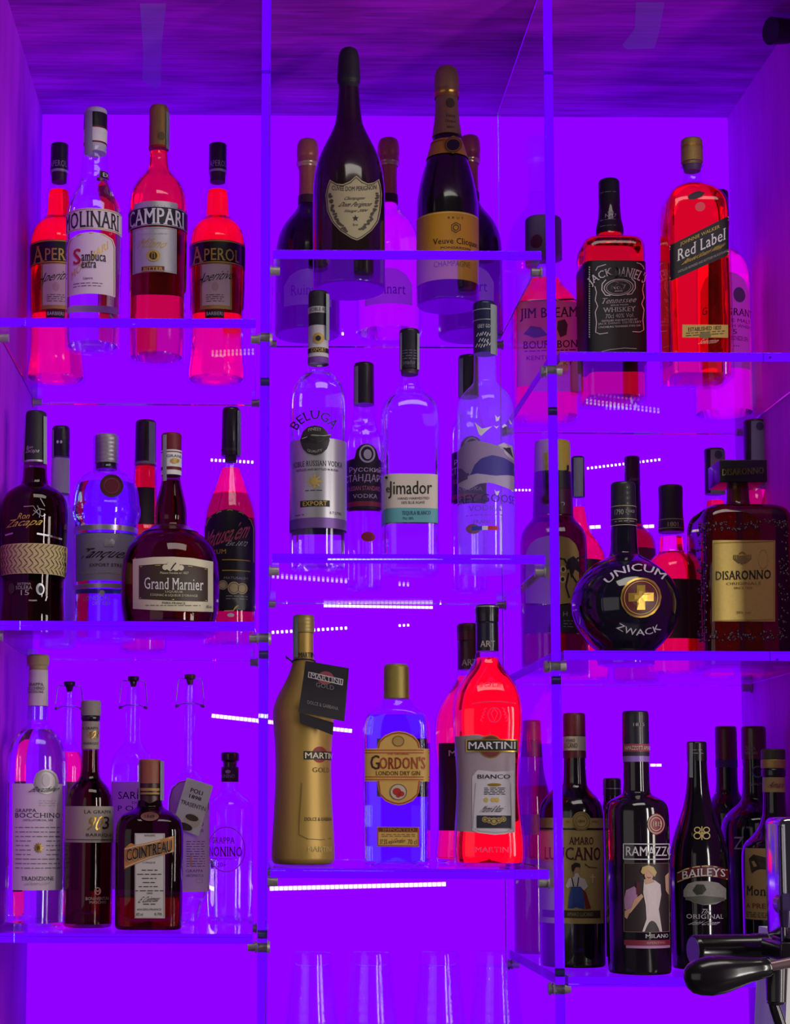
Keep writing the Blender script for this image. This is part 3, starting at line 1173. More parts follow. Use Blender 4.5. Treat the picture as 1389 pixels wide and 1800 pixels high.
b = Bottle('B', 'whisky_bottle', 'red spirit bottle with a tall black cap behind the orange liqueur bottle', 738, 500, 0.34, 'L2',
           [(120, 50), (340, 54), (346, 58), (480, 62), (560, 70), (640, 104), (720, 122), (1120, 120)], mat=thin_glass((0.8, 0.7, 0.7)), lim=40)
b.liquid(350, fluid((2.6, 0.01, 0.04), 1.34))
b.piece('cap', [(116, 46), (122, 53), (330, 56)], mono((34, 24, 36), rough=0.35, coat=0.4), lim=5)
cap = b.last
b.piece('cap_ring', [(328, 57), (340, 57)], GREY)
b.lab(STRIP, 758, 790, 118, 330, name='tax_strip', on=cap, off=0.0012, nx=6)
b.lab(mono((40, 10, 20)), 690, 786, 452, 640, name='neck_label', off=0.0006)
b.text(None, 'Reserve', 706, 660, 776, 690, GOLDINK, shear=0.3)
b.done()

b = Bottle('B', 'orange_liqueur_bottle', 'squat round dark red liqueur bottle with a cream-edged brown label', 866, 900, 0.09, 'L2',
           [(185, 44), (390, 46), (420, 48), (470, 60), (540, 78), (600, 84), (640, 80), (662, 92), (688, 146), (730, 202), (790, 238), (880, 252), (1000, 255), (1085, 250), (1130, 238)],
           mat=thin_glass((0.55, 0.3, 0.36)), lim=26, heel=10)
b.liquid(420, fluid((0.30, 0.002, 0.04), 1.35))
b.piece('cap', [(182, 46), (188, 53), (390, 51)], mono((112, 24, 40), rough=0.45), lim=5)
cap = b.last
k = b.wrap(WHITE, 260, 386, 'neck_label', on=cap)
b.wrap(DRED, 268, 273, 'neck_stripe', on=cap, off=0.0008)
b.wrap(DRED, 346, 362, 'neck_stripe', on=cap, off=0.0008)
b.text(k, 'GRAND', 848, 286, 924, 300, INK, on=cap)
b.disc(k, 890, 318, 24, 14, GOLDM, on=cap)
b.lab(STRIP, 828, 848, 185, 420, name='tax_strip', on=cap, off=0.002, nx=5)
b.wrap(mono((66, 10, 26), rough=0.3, coat=0.5), 640, 664, 'ribbon', off=0.002)
l = b.lab(CREAM, top=[(676, 820), (780, 808), (880, 806), (980, 812), (1085, 830)], bot=[(676, 1072), (780, 1078), (880, 1082), (980, 1084), (1085, 1086)], ny=10, exact=True)
pan = b.lab(mono((62, 44, 32), rough=0.5), top=[(707, 852), (800, 844), (880, 843), (970, 848), (1058, 864)], bot=[(707, 1022), (880, 1030), (1058, 1034)], parent=l, name='brown_panel', off=0.0008, exact=True)
b.stroke(l, [(712, 858), (800, 850), (880, 849), (970, 854), (1052, 869)], 3, GOLDINK, off=0.0013)
b.stroke(l, [(712, 1016), (880, 1024), (1052, 1028)], 3, GOLDINK, off=0.0013)
for x, y, rx, ry in ((866, 856, 20, 22), (896, 856, 20, 22), (840, 860, 14, 14), (922, 862, 14, 14)):
    b.disc(l, x, y, rx, ry, CREAM, off=0.0014)
b.stroke(l, [(870, 872), (884, 850), (896, 838)], 6, INK, off=0.0018)
b.text(l, 'Maison Fondee en 1827', 815, 882, 960, 894, CREAM, exact=True, off=0.0014)
b.text(l, 'Grand Marnier', 734, 914, 1036, 974, WHITE, bold=0.02, exact=True, slope=0.02, off=0.0014)
b.text(l, 'LIQUEUR', 840, 979, 932, 991, CREAM, exact=True, slope=0.02, off=0.0014)
b.text(l, "COGNAC & LIQUEUR D'ORANGE", 764, 996, 1006, 1010, CREAM, exact=True, slope=0.02, off=0.0014)
b.text(l, 'PARIS-FRANCE', 826, 1036, 944, 1048, INK, exact=True, slope=0.02)
b.lines(l, 740, 1054, 1020, 1060, 1, INK, w=3)
b.text(l, '40% vol', 1050, 1052, 1076, 1068, INK, exact=True)
b.done()

PINKRUM = fluid((3.0, 0.01, 0.22), 1.33)
b = Bottle('B', 'rum_bottle', 'tapered pink-red rum bottle with a black arched label, next to the divider', 1172, 700, 0.24, 'L2',
           [(55, 44), (300, 45), (330, 46), (370, 56), (440, 80), (500, 104), (560, 126), (620, 136), (700, 137), (1000, 134), (1130, 134)], mat=CLEAR, lim=60)
b.liquid(490, fluid((1.3, 0.005, 0.06), 1.34))
b.liquid(360, PINKRUM, bottom=492)
b.piece('cap', [(50, 38), (58, 46), (200, 48), (295, 50)], mono((36, 24, 36), rough=0.35, coat=0.4), lim=5)
cap = b.last
b.piece('cap_ring', [(262, 50.5), (275, 50.5)], mono((70, 56, 64)))
b.piece('stopper', [(298, 30), (326, 30)], mono((60, 40, 60)))
b.lab(STRIP, 1208, 1226, 60, 290, name='tax_strip', on=cap, off=0.002, nx=5)
blk = mono((24, 18, 30), rough=0.4)
l = b.lab(blk, top=[(1040, 640), (1060, 600), (1110, 572), (1170, 562), (1230, 575), (1280, 610), (1300, 650)], bot=[(1040, 1075), (1300, 1075)], ny=14, nx=32)
b.stroke(l, [(1046, 640), (1064, 604), (1112, 577), (1170, 567), (1229, 580), (1276, 613), (1292, 650), (1292, 825)], 5, GOLDINK, exact=False)
b.text(l, 'Matusalem', 1048, 646, 1272, 730, mono((205, 84, 106), rough=0.4), shear=0.2, slope=-0.25, bold=0.02)
b.text(l, 'Est.1872', 1158, 726, 1258, 750, WHITE, shear=0.2)
b.text(l, 'RUM', 1082, 768, 1152, 790, GOLDINK, bold=0.02)
for y in (822, 876):
    b.stroke(l, [(1130 + 144 * i / 12, y) for i in range(13)], 5, GOLDINK, exact=False)
for x, y, r in ((1134, 950, 24), (1190, 965, 32), (1232, 968, 28)):
    b.disc(l, x, y, r, r, mono((196, 176, 132), rough=0.5, metal=0.3), off=0.0014)
    b.ring(l, x, y, r * 0.8, r * 0.8, 3, mono((90, 74, 50)), off=0.0018)
b.text(l, 'MATUSALEM', 1140, 908, 1262, 920, GREY)
b.lines(l, 1150, 1006, 1262, 1020, 2, GREY, w=3, exact=False)
b.stroke(l, [(1296, 1052), (1210, 1054), (1196, 1066), (1188, 1080), (1140, 1082)], 6, GOLDINK, exact=False)
b.lab(blk, 1060, 1290, 600, 1075, name='back_label', back=True)
b.disc(None, 1174, 1103, 18, 10, WHITE)
b.done()

# ------------------------------------------------------------------ left bay, lowest shelf
b = Bottle('C', 'grappa_bottle', 'clear grappa bottle with a tall lilac label and silver medallion, beside the left wall', 180, 1000, 0.15, 'L3',
           [(95, 44), (355, 47), (430, 48), (452, 58), (480, 92), (520, 128), (580, 149), (640, 156), (800, 156), (1300, 154), (1440, 152)],
           mat=CLEAR, lim=50, heel=8)
b.liquid(470, SPIRIT)
b.piece('stopper', [(90, 46), (96, 55), (140, 55), (150, 46), (163, 46), (168, 52)], mono((172, 150, 104), rough=0.6, grain=0.2), lim=4)
k = b.piece('neck_label', [(168, 49), (350, 52)], LILAC)
cap = b.last
b.text(k, 'GRAPPA', 146, 232, 222, 248, INK, on=cap)
b.text(k, 'BOCCHINO', 136, 252, 226, 268, INK, on=cap)
b.text(k, 'TRADIZIONE', 140, 272, 222, 284, INK, on=cap)
b.piece('neck_band', [(352, 51), (420, 51)], RIBBED)
l = b.lab(LILAC, 62, 318, 745, 1288, ny=8)
m = b.lab(mono((176, 168, 174), metal=0.4, rough=0.45, grain=0.1), top=[(170, 735), (180, 700), (205, 678), (235, 671), (265, 678), (290, 700), (300, 735)],
          bot=[(170, 735), (180, 770), (205, 793), (235, 800), (265, 793), (290, 770), (300, 735)], name='medallion', off=0.0013, exact=True, nx=20)
b.ring(m, 235, 735, 55, 55, 4, GREY, off=0.0020)
b.disc(m, 235, 728, 20, 32, mono((206, 198, 206)), off=0.0020)
b.text(m, 'Bocchino', 164, 760, 304, 786, INK, shear=0.3, slope=-0.03, exact=True, off=0.0024)
b.lines(l, 198, 832, 296, 856, 3, GREY, w=3, exact=False)
b.text(l, 'GRAPPA', 78, 873, 186, 890, INK)
b.text(l, 'BOCCHINO', 78, 894, 306, 918, INK)
b.text(l, 'DISTILLATORI DAL 1898', 118, 926, 270, 936, INK)
for i, y in enumerate(range(968, 1180, 23)):
    if 1030 < y < 1110:
        b.lines(l, 80, y, 158, y, 1, INK, w=3, exact=False)
        b.lines(l, 236, y, 306, y, 1, INK, w=3, exact=False)
    else:
        b.lines(l, 78, y, 306, y, 1, INK, w=3, exact=False)
star = []
for i in range(24):
    r = 27 if i % 2 == 0 else 16
    star.append((196 + r * math.cos(i * PI / 12), 1072 + r * 1.1 * math.sin(i * PI / 12)))
b.poly(l, star, GOLD)
b.text(l, 'B', 190, 1062, 203, 1082, INK, off=0.0018)
b.text(l, 'TRADIZIONE', 108, 1218, 274, 1238, INK, bold=0.01)
b.text(l, 'Giovanni Carlo', 132, 1244, 252, 1262, GREY, shear=0.3)
b.done()


def swing_top(name, label, cx, cy, ytop, hw, pts, back, drop, cork, dark, mat=CLEAR, liq=None, level=None, group='swing-top grappa bottles'):
    b = Bottle('C', name, label, cx, cy, back, 'L3', pts, mat=mat, lim=40, group=group)
    if liq is not None:
        b.liquid(level, liq)
    b.piece('stopper', [(ytop, 26), (ytop + 2, 29), (ytop + 22, 28), (ytop + 24, 20), (ytop + 52, 13)], cork, lim=3)
    u = b.Y / F / b.fr[2] * b.ca
    z = lambda y: b.z_at(y, b.Y)
    for sgn in (-1,):
        pass
    w0, w1 = hw * 0.86 * u, hw * u
    zt, zb = z(ytop + 22), z(ytop + drop)
    rn = 26 * u
    loop = [(-w0 * 0.9, 0, zt), (-w0, 0, zt - 0.003), (-w1, 0, zb + 0.01), (-w1 * 0.98, 0, zb), (-w1 * 0.7, -rn * 0.6, zb + 0.002), (-rn * 1.2, -rn, zb + 0.004),
            (0, -rn * 1.25, zb + 0.003), (rn * 1.2, -rn, zb + 0.004), (w1 * 0.7, -rn * 0.6, zb + 0.002), (w1 * 0.98, 0, zb), (w1, 0, zb + 0.01), (w0, 0, zt - 0.003), (w0 * 0.9, 0, zt)]
    v, f = wire_geo(loop, 0.0007, closed=True)
    v2, f2 = merge((v, f), tube_geo((-w1, 0, zb), (-w1 * 0.82, -rn * 0.4, zb + 0.001), 0.0022), tube_geo((w1, 0, zb), (w1 * 0.82, -rn * 0.4, zb + 0.001), 0.0022))
    link('wire_bail', v2, f2, mono((150, 128, 150), rough=0.35, metal=0.6), b.root)
    return b


PINK = fluid((2.9, 0.01, 0.30), 1.33)
b = swing_top('grappa_bottle', 'swing-top bottle of pink spirit behind the tall lilac label and the slim dark bottle', 345, 800, 226, 70,
              [(250, 18), (280, 22), (380, 25), (520, 30), (550, 38), (580, 62), (630, 84), (700, 88), (1300, 88), (1400, 86)], 0.36, 140, mono((46, 26, 30)), True, liq=PINK, level=585)
b.lab(mono((120, 40, 92), grain=0.1), 262, 428, 735, 1290)
b.done()

b = swing_top('grappa_bottle', 'clear swing-top bottle with a pale lilac label behind the square orange liqueur bottle', 672, 800, 200, 70,
              [(226, 20), (250, 30), (360, 36), (520, 40), (545, 44), (572, 76), (620, 104), (690, 112), (1300, 112), (1420, 110)], 0.33, 160, mono((72, 30, 44)), True)
l = b.lab(paper((240, 190, 205), 0.35), 566, 778, 735, 1285)
b.text(l, 'SARPA', 602, 786, 752, 824, INK)
b.text(l, 'DI', 672, 836, 696, 848, INK)
b.text(l, 'P O L I', 600, 858, 744, 884, INK)
b.liquid(640, SPIRIT)
b.done()

b = swing_top('grappa_bottle', 'clear long-necked swing-top bottle with a coffee cup tag hanging on it', 962, 800, 190, 70,
              [(216, 18), (240, 26), (350, 26), (500, 24), (560, 23), (640, 22), (690, 30), (725, 74), (770, 102), (840, 110), (1290, 110), (1330, 84), (1400, 60)], 0.235, 162,
              mono((96, 62, 66)), True)
l = b.lab(paper((240, 200, 212), 0.35), top=[(858, 830), (872, 770), (910, 735), (960, 724), (1010, 735), (1050, 770), (1066, 830)], bot=[(858, 1296), (1066, 1296)], ny=12)
b.stroke(l, [(862, 1290), (862, 830), (876, 773), (912, 739), (960, 729), (1008, 739), (1046, 773), (1061, 830), (1061, 1290)], 4, mono((170, 40, 90)), exact=False)
b.lines(l, 948, 1040, 1042, 1165, 11, INK, w=3, exact=False)
b.text(l, 'PO', 1000, 940, 1036, 962, INK)
b.text(l, 'UVA', 1004, 975, 1036, 994, INK)
b.stroke(l, [(972, 1105), (972, 1165)], 9, mono((226, 150, 110)), exact=False)
b.text(l, 'GRAPPA', 946, 1182, 1034, 1196, INK)
b.text(l, 'AROMATICA', 946, 1206, 1036, 1220, INK)
b.frame(l, 1000, 1230, 1030, 1250, 2, GREY)
# the tag: a stiff card leaning on the front of the bottle
u = b.Y / F / b.fr[2] * b.ca
z = lambda y: b.z_at(y, b.Y)
yf = -(112 * u + 0.004)
tagc = [(950, 716), (1082, 757), (1012, 1012), (880, 960)]
vv = []
for yy in (yf, yf + 0.0006):
    for x, y in tagc:
        vv.append(((x - 962) * u, yy + (0.006 if y < 800 else 0), z(y)))
ff = [(3, 2, 1, 0), (4, 5, 6, 7)] + [(i, (i + 1) % 4, 4 + (i + 1) % 4, 4 + i) for i in range(4)]
tg = link('tag', vv, ff, mono((210, 202, 208), grain=0.05), b.root, smooth=False)
o = np.array([950., 716.]); ex = np.array([132., 41.]); ey = np.array([-70., 255.])


def tag_pt(a, c, off=0.0006):
    q = o + ex * a + ey * c
    return ((q[0] - 962) * u, yf - off + 0.006 * (1 - c) * 1.0, z(q[1]))


def tag_text(s, a0, c0, a1, c1, mat, bold=0.0):
    v, f = text_geo(s, bold)
    link('lettering', [tag_pt(a0 + (a1 - a0) * x, c1 + (c0 - c1) * y) for x, y in v], f, mat, tg, smooth=False)


tag_text('POLI', 0.26, 0.16, 0.72, 0.24, INK, 0.03)
tag_text('1898', 0.27, 0.28, 0.72, 0.35, INK, 0.03)
tag_text('TRASENTIN', 0.03, 0.43, 0.97, 0.51, INK)


def tag_disc(name, a, c, ra, rc, mat, off):
    v = [tag_pt(a, c, off)] + [tag_pt(a + ra * math.cos(i * PI / 10), c + rc * math.sin(i * PI / 10), off) for i in range(20)]
    link(name, v, [(0, 1 + i, 1 + (i + 1) % 20) for i in range(20)], mat, tg, smooth=False)


tag_disc('cup_picture', 0.60, 0.76, 0.30, 0.14, mono((196, 180, 166)), 0.0008)
tag_disc('coffee_picture', 0.58, 0.70, 0.24, 0.06, mono((70, 48, 40)), 0.0011)
tag_disc('bean_picture', 0.40, 0.90, 0.30, 0.07, mono((50, 34, 34)), 0.0010)
b.liquid(790, SPIRIT)
b.done()

b = Bottle('C', 'grappa_bottle', 'clear flat-shouldered bottle with a dark cap and a pink round label, beside the divider', 1168, 1000, 0.30, 'L3',
           [(590, 38), (640, 36), (700, 38), (775, 40), (800, 52), (822, 92), (850, 116), (900, 120), (1300, 118), (1440, 117)], mat=CLEAR, lim=28)
b.piece('stopper', [(586, 40), (590, 47), (630, 46), (634, 36), (660, 34)], mono((60, 20, 46), rough=0.25, coat=0.5), lim=4)
k = b.piece('neck_label', [(661, 44), (736, 44)], mono((74, 20, 66)))
cap = b.last
b.text(k, 'NONINO', 1122, 698, 1194, 716, mono((206, 160, 206)), on=cap)
b.disc(k, 1160, 684, 14, 9, mono((206, 160, 206)), on=cap)
rose = paper((236, 90, 150), 0.5)
b.ring(None, 1152, 1080, 96, 116, 4, rose)
b.text(None, 'GRAPPA', 1076, 1018, 1196, 1050, rose, bold=0.02)
b.text(None, 'NONINO', 1064, 1066, 1232, 1116, mono((150, 20, 70)), bold=0.03)
b.lines(None, 1080, 1128, 1208, 1134, 1, rose, w=3, exact=False, name='fine_print')
b.text(None, '20+', 1104, 1148, 1150, 1170, mono((150, 20, 70)), name='age_lettering')
b.liquid(960, fluid((0.97, 0.95, 1.0), 1.33))
b.done()

b = Bottle('C', 'grappa_bottle', 'slim dark red grappa bottle with a grey-beige wrap label, second bottle from the left wall', 453, 1000, 0.12, 'L3',
           [(330, 40), (425, 42), (430, 44), (600, 44), (690, 47), (725, 58), (755, 88), (790, 112), (840, 121), (1000, 122), (1480, 122)],
           mat=thin_glass((0.6, 0.45, 0.45)), lim=40, heel=10)
b.liquid(576, fluid((0.20, 0.001, 0.015), 1.35))
b.piece('stopper', [(324, 46), (328, 51), (400, 51)], mono((150, 140, 132), rough=0.7, grain=0.2), lim=3)
b.piece('neck_ring', [(401, 46), (405, 50), (418, 50), (428, 44)], BLACK, lim=3)
wr = mono((160, 146, 136), rough=0.6, grain=0.15)
k = b.piece('neck_label', [(430, 46), (570, 46.5)], wr)
cap = b.last
b.text(k, 'LA GRAPPA', 416, 456, 502, 470, INK, on=cap)
b.text(k, '903', 440, 476, 502, 516, GOLD, on=cap, shear=0.3)
b.text(k, 'BARRIQUE', 424, 534, 502, 548, INK, on=cap)
l = b.wrap(wr, 860, 1045)
b.stroke(l, [(453 + 121 * math.sin(-1.4 + 2.8 * i / 24), 1030) for i in range(25)], 3, INK, exact=False)
b.text(l, 'LA GRAPPA', 428, 880, 566, 897, INK)
b.text(l, '90', 448, 908, 524, 984, GOLD, shear=0.35, bold=-0.01)
b.text(l, '3', 524, 912, 556, 976, INK, shear=0.2)
b.text(l, 'BARRIQUE', 438, 998, 568, 1016, INK)
b.ring(None, 497, 1292, 17, 19, 4, mono((206, 150, 140)), exact=False)
b.text(None, 'M', 487, 1283, 507, 1306, mono((206, 150, 140)))
b.text(None, 'BONAVENTURA', 436, 1322, 556, 1338, GREY)
b.text(None, 'MASCHIO', 456, 1342, 540, 1356, GREY)
b.done()

b = Bottle('C', 'orange_liqueur_bottle', 'square brown liqueur bottle with an orange banner label and a copper cap', 760, 1100, 0.10, 'L3',
           [(628, 50), (760, 54), (800, 57), (850, 62, 2.2), (872, 72, 2.5), (888, 110, 3.2), (912, 150, 4.0), (960, 168, 4.5), (1020, 171, 4.5), (1490, 168, 4.5)],
           mat=thin_glass((0.24, 0.06, 0.09)), lim=24, square=True, rot=0.05, heel=9, seg=72)
b.liquid(1318, fluid((4.5, 0.02, 0.15), 1.34))
b.piece('cap', [(622, 52), (628, 58), (745, 60)], mono((150, 82, 62), rough=0.5, grain=0.15), lim=4, rot=0)
cap = b.last
b.piece('neck_foil', [(748, 60), (768, 60), (772, 62), (800, 62), (806, 59), (880, 66)], mono((66, 30, 36), rough=0.35), lim=3, rot=0)
foil = b.last
b.wrap(mono((176, 140, 78), metal=0.4), 768, 782, 'foil_stripe', on=foil, off=0.0008)
b.wrap(mono((176, 140, 78), metal=0.4), 790, 800, 'foil_stripe', on=foil, off=0.0008)
b.lab(STRIP, 816, 834, 630, 830, name='tax_strip', on=cap, off=0.003, nx=5)
b.lab(STRIP, 704, 712, 640, 830, name='tax_strip', on=cap, off=0.003, nx=5)
b.disc(None, 762, 912, 43, 23, mono((120, 70, 60)), off=0.003)
b.text(None, '1849', 740, 904, 784, 920, INK, off=0.0036, exact=True)
l = b.lab(mono((206, 198, 196), grain=0.06), 686, 838, 998, 1430, ny=6)
b.stroke(l, [(691, 1426), (691, 1003), (833, 1003), (833, 1426), (691, 1426)], 3, GREY, exact=False)
b.text(l, 'ANGERS', 735, 1004, 790, 1014, INK, exact=True)
ban = b.lab(mono((196, 128, 64), rough=0.55, grain=0.08), top=[(636, 1074), (668, 1046), (690, 1058), (760, 1044), (882, 1010)], bot=[(636, 1180), (700, 1150), (760, 1126), (882, 1092)],
            name='banner', off=0.0012, exact=True, ny=4)
b.stroke(ban, [(642, 1078), (690, 1064), (760, 1050), (877, 1017)], 4, CREAM, off=0.0018)
b.stroke(ban, [(642, 1170), (700, 1144), (760, 1120), (877, 1087)], 4, CREAM, off=0.0018)
b.text(ban, 'COINTREAU', 646, 1058, 868, 1120, CREAM, exact=True, slope=-0.23, bold=0.05, off=0.0020)
b.text(ban, 'COINTREAU', 650, 1056, 868, 1116, INK, exact=True, slope=-0.23, bold=0.02, off=0.0028)
b.text(l, "L'UNIQUE", 728, 1142, 790, 1152, INK, exact=True)
for i, (x0, x1) in enumerate(((722, 800), (700, 820), (724, 796), (728, 790), (708, 812), (690, 830))):
    b.lines(l, x0, 1185 + i * 21, x1, 1185 + i * 21, 1, INK, w=4)
b.text(l, '1849', 748, 1298, 776, 1308, INK, exact=True)
b.text(l, 'E. Cointreau', 716, 1318, 812, 1348, INK, exact=True, shear=0.3, slope=-0.06)
b.lines(l, 730, 1358, 790, 1358, 1, INK, w=4)
b.text(l, 'ANGERS-FRANCE', 698, 1380, 820, 1390, INK, exact=True)
b.text(l, '40% vol', 694, 1402, 728, 1418, INK, exact=True)
b.text(l, '0,70L', 786, 1402, 826, 1418, INK, exact=True)
b.done()

# ------------------------------------------------------------------ middle bay, top shelf
DOM = mono((34, 16, 22), rough=0.14, coat=0.5)
b = Bottle('D', 'champagne_bottle', 'tall dark champagne bottle with a beige shield label, in front on the top shelf', 430, 800, 0.16, 'C1',
           [(190, 42), (372, 55), (420, 73), (470, 100), (530, 132), (590, 151), (660, 161), (740, 163), (1010, 162)], mat=DOM, lim=70)
b.piece('neck_foil', [(62, 16), (66, 32), (80, 42), (110, 48), (150, 50), (185, 52), (212, 52.5), (217, 46), (225, 45), (300, 48), (372, 57.5)], MATT, lim=8)
l = b.lab(mono((164, 152, 118), rough=0.6, grain=0.12), top=[(328, 700), (334, 668), (346, 632), (374, 650), (404, 654), (436, 640), (462, 617), (488, 640), (514, 653), (540, 648), (562, 634), (570, 668), (574, 700)],
          bot=[(328, 700), (334, 768), (356, 818), (392, 858), (440, 890), (466, 900), (488, 890), (530, 858), (560, 818), (570, 768), (574, 700)], nx=40, ny=14, exact=True)
edge = [(333, 700), (339, 668), (350, 640), (376, 657), (404, 661), (438, 647), (462, 625), (486, 647), (514, 660), (538, 655), (558, 641), (566, 668), (569, 700), (565, 766), (555, 815), (527, 854), (486, 884), (466, 893), (442, 884), (396, 854), (361, 815), (339, 766), (333, 700)]
b.stroke(l, edge, 3, INK)
b.text(l, 'CUVEE DOM PERIGNON', 356, 664, 550, 684, INK, exact=True, arc=-6)
b.text(l, 'Champagne', 410, 708, 500, 726, INK, exact=True, shear=0.2)
b.text(l, 'Dom Perignon', 390, 732, 528, 758, INK, exact=True, shear=0.2, bold=0.01)
b.text(l, 'Vintage 2004', 408, 764, 508, 780, INK, exact=True, shear=0.2)
b.poly(l, [(459 + (15 if i % 2 == 0 else 6) * math.sin(i * PI / 5), 803 - (15 if i % 2 == 0 else 6) * math.cos(i * PI / 5)) for i in range(10)], INK)
b.text(l, 'Brut', 448, 826, 470, 836, INK, exact=True)
leafm = mono((70, 64, 46))
rnd = random.Random(4)
for i in range(34):
    t = i / 33
    for sx in (-1, 1):
        x = 452 + sx * (106 * math.cos(t * 1.25) - 4) + rnd.uniform(-5, 5)
        y = 700 + 165 * math.sin(t * 1.25) ** 1.15 + rnd.uniform(-5, 5)
        b.disc(l, x, y, 7, 4.5, leafm, n=8, name='wreath')
b.done()

b = Bottle('D', 'champagne_bottle', 'dark champagne bottle with a yellow-orange label and gold neck foil', 860, 800, 0.235, 'C1',
           [(430, 50), (450, 62), (520, 80), (580, 102), (650, 122), (720, 136), (780, 140), (1130, 140)], mat=mono((26, 18, 24), rough=0.14, coat=0.5), lim=70)
FOIL = mono((168, 138, 84), rough=0.45, metal=0.35, grain=0.2, scale=500)
b.piece('neck_foil', [(142, 16), (146, 34), (158, 47), (180, 54), (210, 56), (232, 57), (246, 54), (262, 56), (268, 51), (320, 52), (380, 57), (450, 68)], FOIL, lim=6)
foil = b.last
b.wrap(GOLD, 236, 264, 'wire_cage', on=foil, off=0.0012)
b.disc(None, 872, 300, 20, 22, mono((90, 74, 46)), on=foil, exact=False)
b.text(None, 'Veuve', 852, 346, 894, 362, INK, on=foil)
b.text(None, 'Clicquot', 850, 372, 898, 388, INK, on=foil)
b.text(None, 'REIMS', 858, 400, 892, 410, INK, on=foil)
YEL = mono((214, 150, 30), rough=0.55, grain=0.1)
band = b.wrap(YEL, 452, 518, 'collar', off=0.0016)
b.stroke(band, [(860 + 78 * math.sin(-1.4 + 2.8 * i / 24), 462) for i in range(25)], 4, mono((120, 70, 20)), exact=False, off=0.0024)
med = b.lab(YEL, top=[(842, 483), (852, 458), (885, 444), (918, 458), (928, 483)], bot=[(842, 483), (852, 508), (885, 522), (918, 508), (928, 483)], name='seal', off=0.0026, exact=True, nx=16)
b.ring(med, 885, 483, 38, 34, 5, mono((120, 74, 30)), off=0.0034)
b.disc(med, 885, 483, 29, 25, mono((34, 26, 40)), off=0.0036)
l = b.lab(YEL, 722, 998, 772, 1040, ny=8)
b.stroke(l, [(860 + 136 * math.sin(-1.45 + 2.9 * i / 24), 778) for i in range(25)], 5, mono((232, 196, 90)), exact=False)
b.text(l, 'BRUT', 862, 796, 930, 806, INK, space=2.0)
hx = [(897 + 22 * math.sin(i * PI / 3), 844 - 22 * math.cos(i * PI / 3)) for i in range(7)]
b.stroke(l, hx, 3, INK)
b.ring(l, 897, 844, 13, 13, 3, INK)
b.text(l, 'Veuve Clicquot', 796, 888, 990, 922, INK, bold=0.01)
b.text(l, 'PONSARDIN', 830, 926, 960, 936, INK)
b.text(l, 'CHAMPAGNE', 800, 960, 960, 985, mono((120, 70, 20)))
b.done()


def ruinart(cx, y0, label, glass, liq, lm):
    dy = y0 - 458
    b = Bottle('D', 'champagne_bottle', label, cx, 800, 0.40, 'C1',
               [(500, 32), (735, 39), (752, 44), (780, 62), (812, 92), (850, 118), (900, 136), (960, 144), (1300, 146)], mat=glass, lim=40, dy=dy,
               group='round-shouldered champagne bottles at the back')
    if liq is not None:
        b.liquid(745, liq)
    b.piece('neck_foil', [(456, 16), (460, 34), (470, 44), (495, 49), (530, 50), (540, 46), (556, 49), (570, 49), (576, 39), (640, 38), (733, 40.5)], mono((196, 116, 92), rough=0.38, metal=0.35, grain=0.25, scale=420), lim=6)
    f = b.last
    b.wrap(mono((220, 190, 150), metal=0.5, rough=0.3), 548, 568, 'wire_cage', on=f, off=0.0012)
    b.wrap(mono((70, 34, 44)), 694, 730, 'collar', on=f, off=0.0010)
    l = b.lab(lm, top=[(cx - 104, 1060), (cx - 78, 1020), (cx - 40, 1000), (cx, 994), (cx + 40, 1000), (cx + 78, 1020), (cx + 104, 1060)], bot=[(cx - 104, 1150), (cx, 1150), (cx + 104, 1150)], ny=8)
    b.text(l, 'Ruinart', cx - 74, 1062, cx + 74, 1108, INK, bold=0.01)
    b.done()


DK = mono((30, 16, 24), rough=0.16, coat=0.4)
PALE = paper((226, 200, 210), 0.6)
ruinart(250, 460, 'round-shouldered dark champagne bottle with copper foil, left behind the shield-labelled one', DK, None, PALE)
ruinart(603, 456, 'clear pink champagne bottle with copper foil between the two large champagne bottles', CLEAR, fluid((2.0, 0.6, 0.9), 1.33), PALE)
ruinart(958, 445, 'round-shouldered dark champagne bottle with copper foil, right behind the yellow-labelled one', DK, None, mono((176, 160, 130)))

# ------------------------------------------------------------------ middle bay, second shelf
b = Bottle('E', 'vodka_bottle', 'tall clear vodka bottle with a silver metal label and black round seal', 276, 800, 0.10, 'C2',
           [(40, 40), (345, 46), (352, 48), (380, 50), (398, 66), (425, 96), (465, 120), (520, 128), (800, 127), (1190, 127)], mat=CLEAR, lim=45)
b.liquid(402, SPIRIT)
b.piece('cap', [(34, 38), (40, 45), (188, 45)], MATT, lim=5)
cap = b.last
k = b.wrap(mono((190, 184, 190)), 96, 124, 'cap_band', on=cap)
b.text(k, 'NOBLE ROD', 238, 101, 320, 118, INK, on=cap)
k = b.piece('neck_label', [(190, 45), (345, 47)], mono((196, 190, 198), grain=0.1))
nk = b.last
b.disc(k, 277, 238, 26, 24, GOLDM, on=nk)
b.disc(k, 277, 238, 12, 12, INK, on=nk, off=0.0018)
b.wrap(MATT, 279, 300, 'neck_band', on=nk)
b.text(k, 'EXPORT', 246, 282, 310, 298, GOLDINK, on=nk, off=0.0012)
b.wrap(mono((110, 60, 150), grain=0.15), 318, 345, 'neck_band', on=nk)
b.lab(STRIP, 312, 326, 40, 245, name='tax_strip', on=cap, off=0.004, nx=4)
b.arc_text(None, 'BELUGA', 261, 690, 88, 92, -62, 62, 40, INK, bold=0.01)
l = b.wrap(mono((190, 186, 196), metal=0.75, rough=0.34, grain=0.08), 682, 1034, 'label', off=0.0006)
b.wrap(mono((120, 84, 160), metal=0.5, rough=0.4), 1034, 1080, 'label_band', off=0.0006)
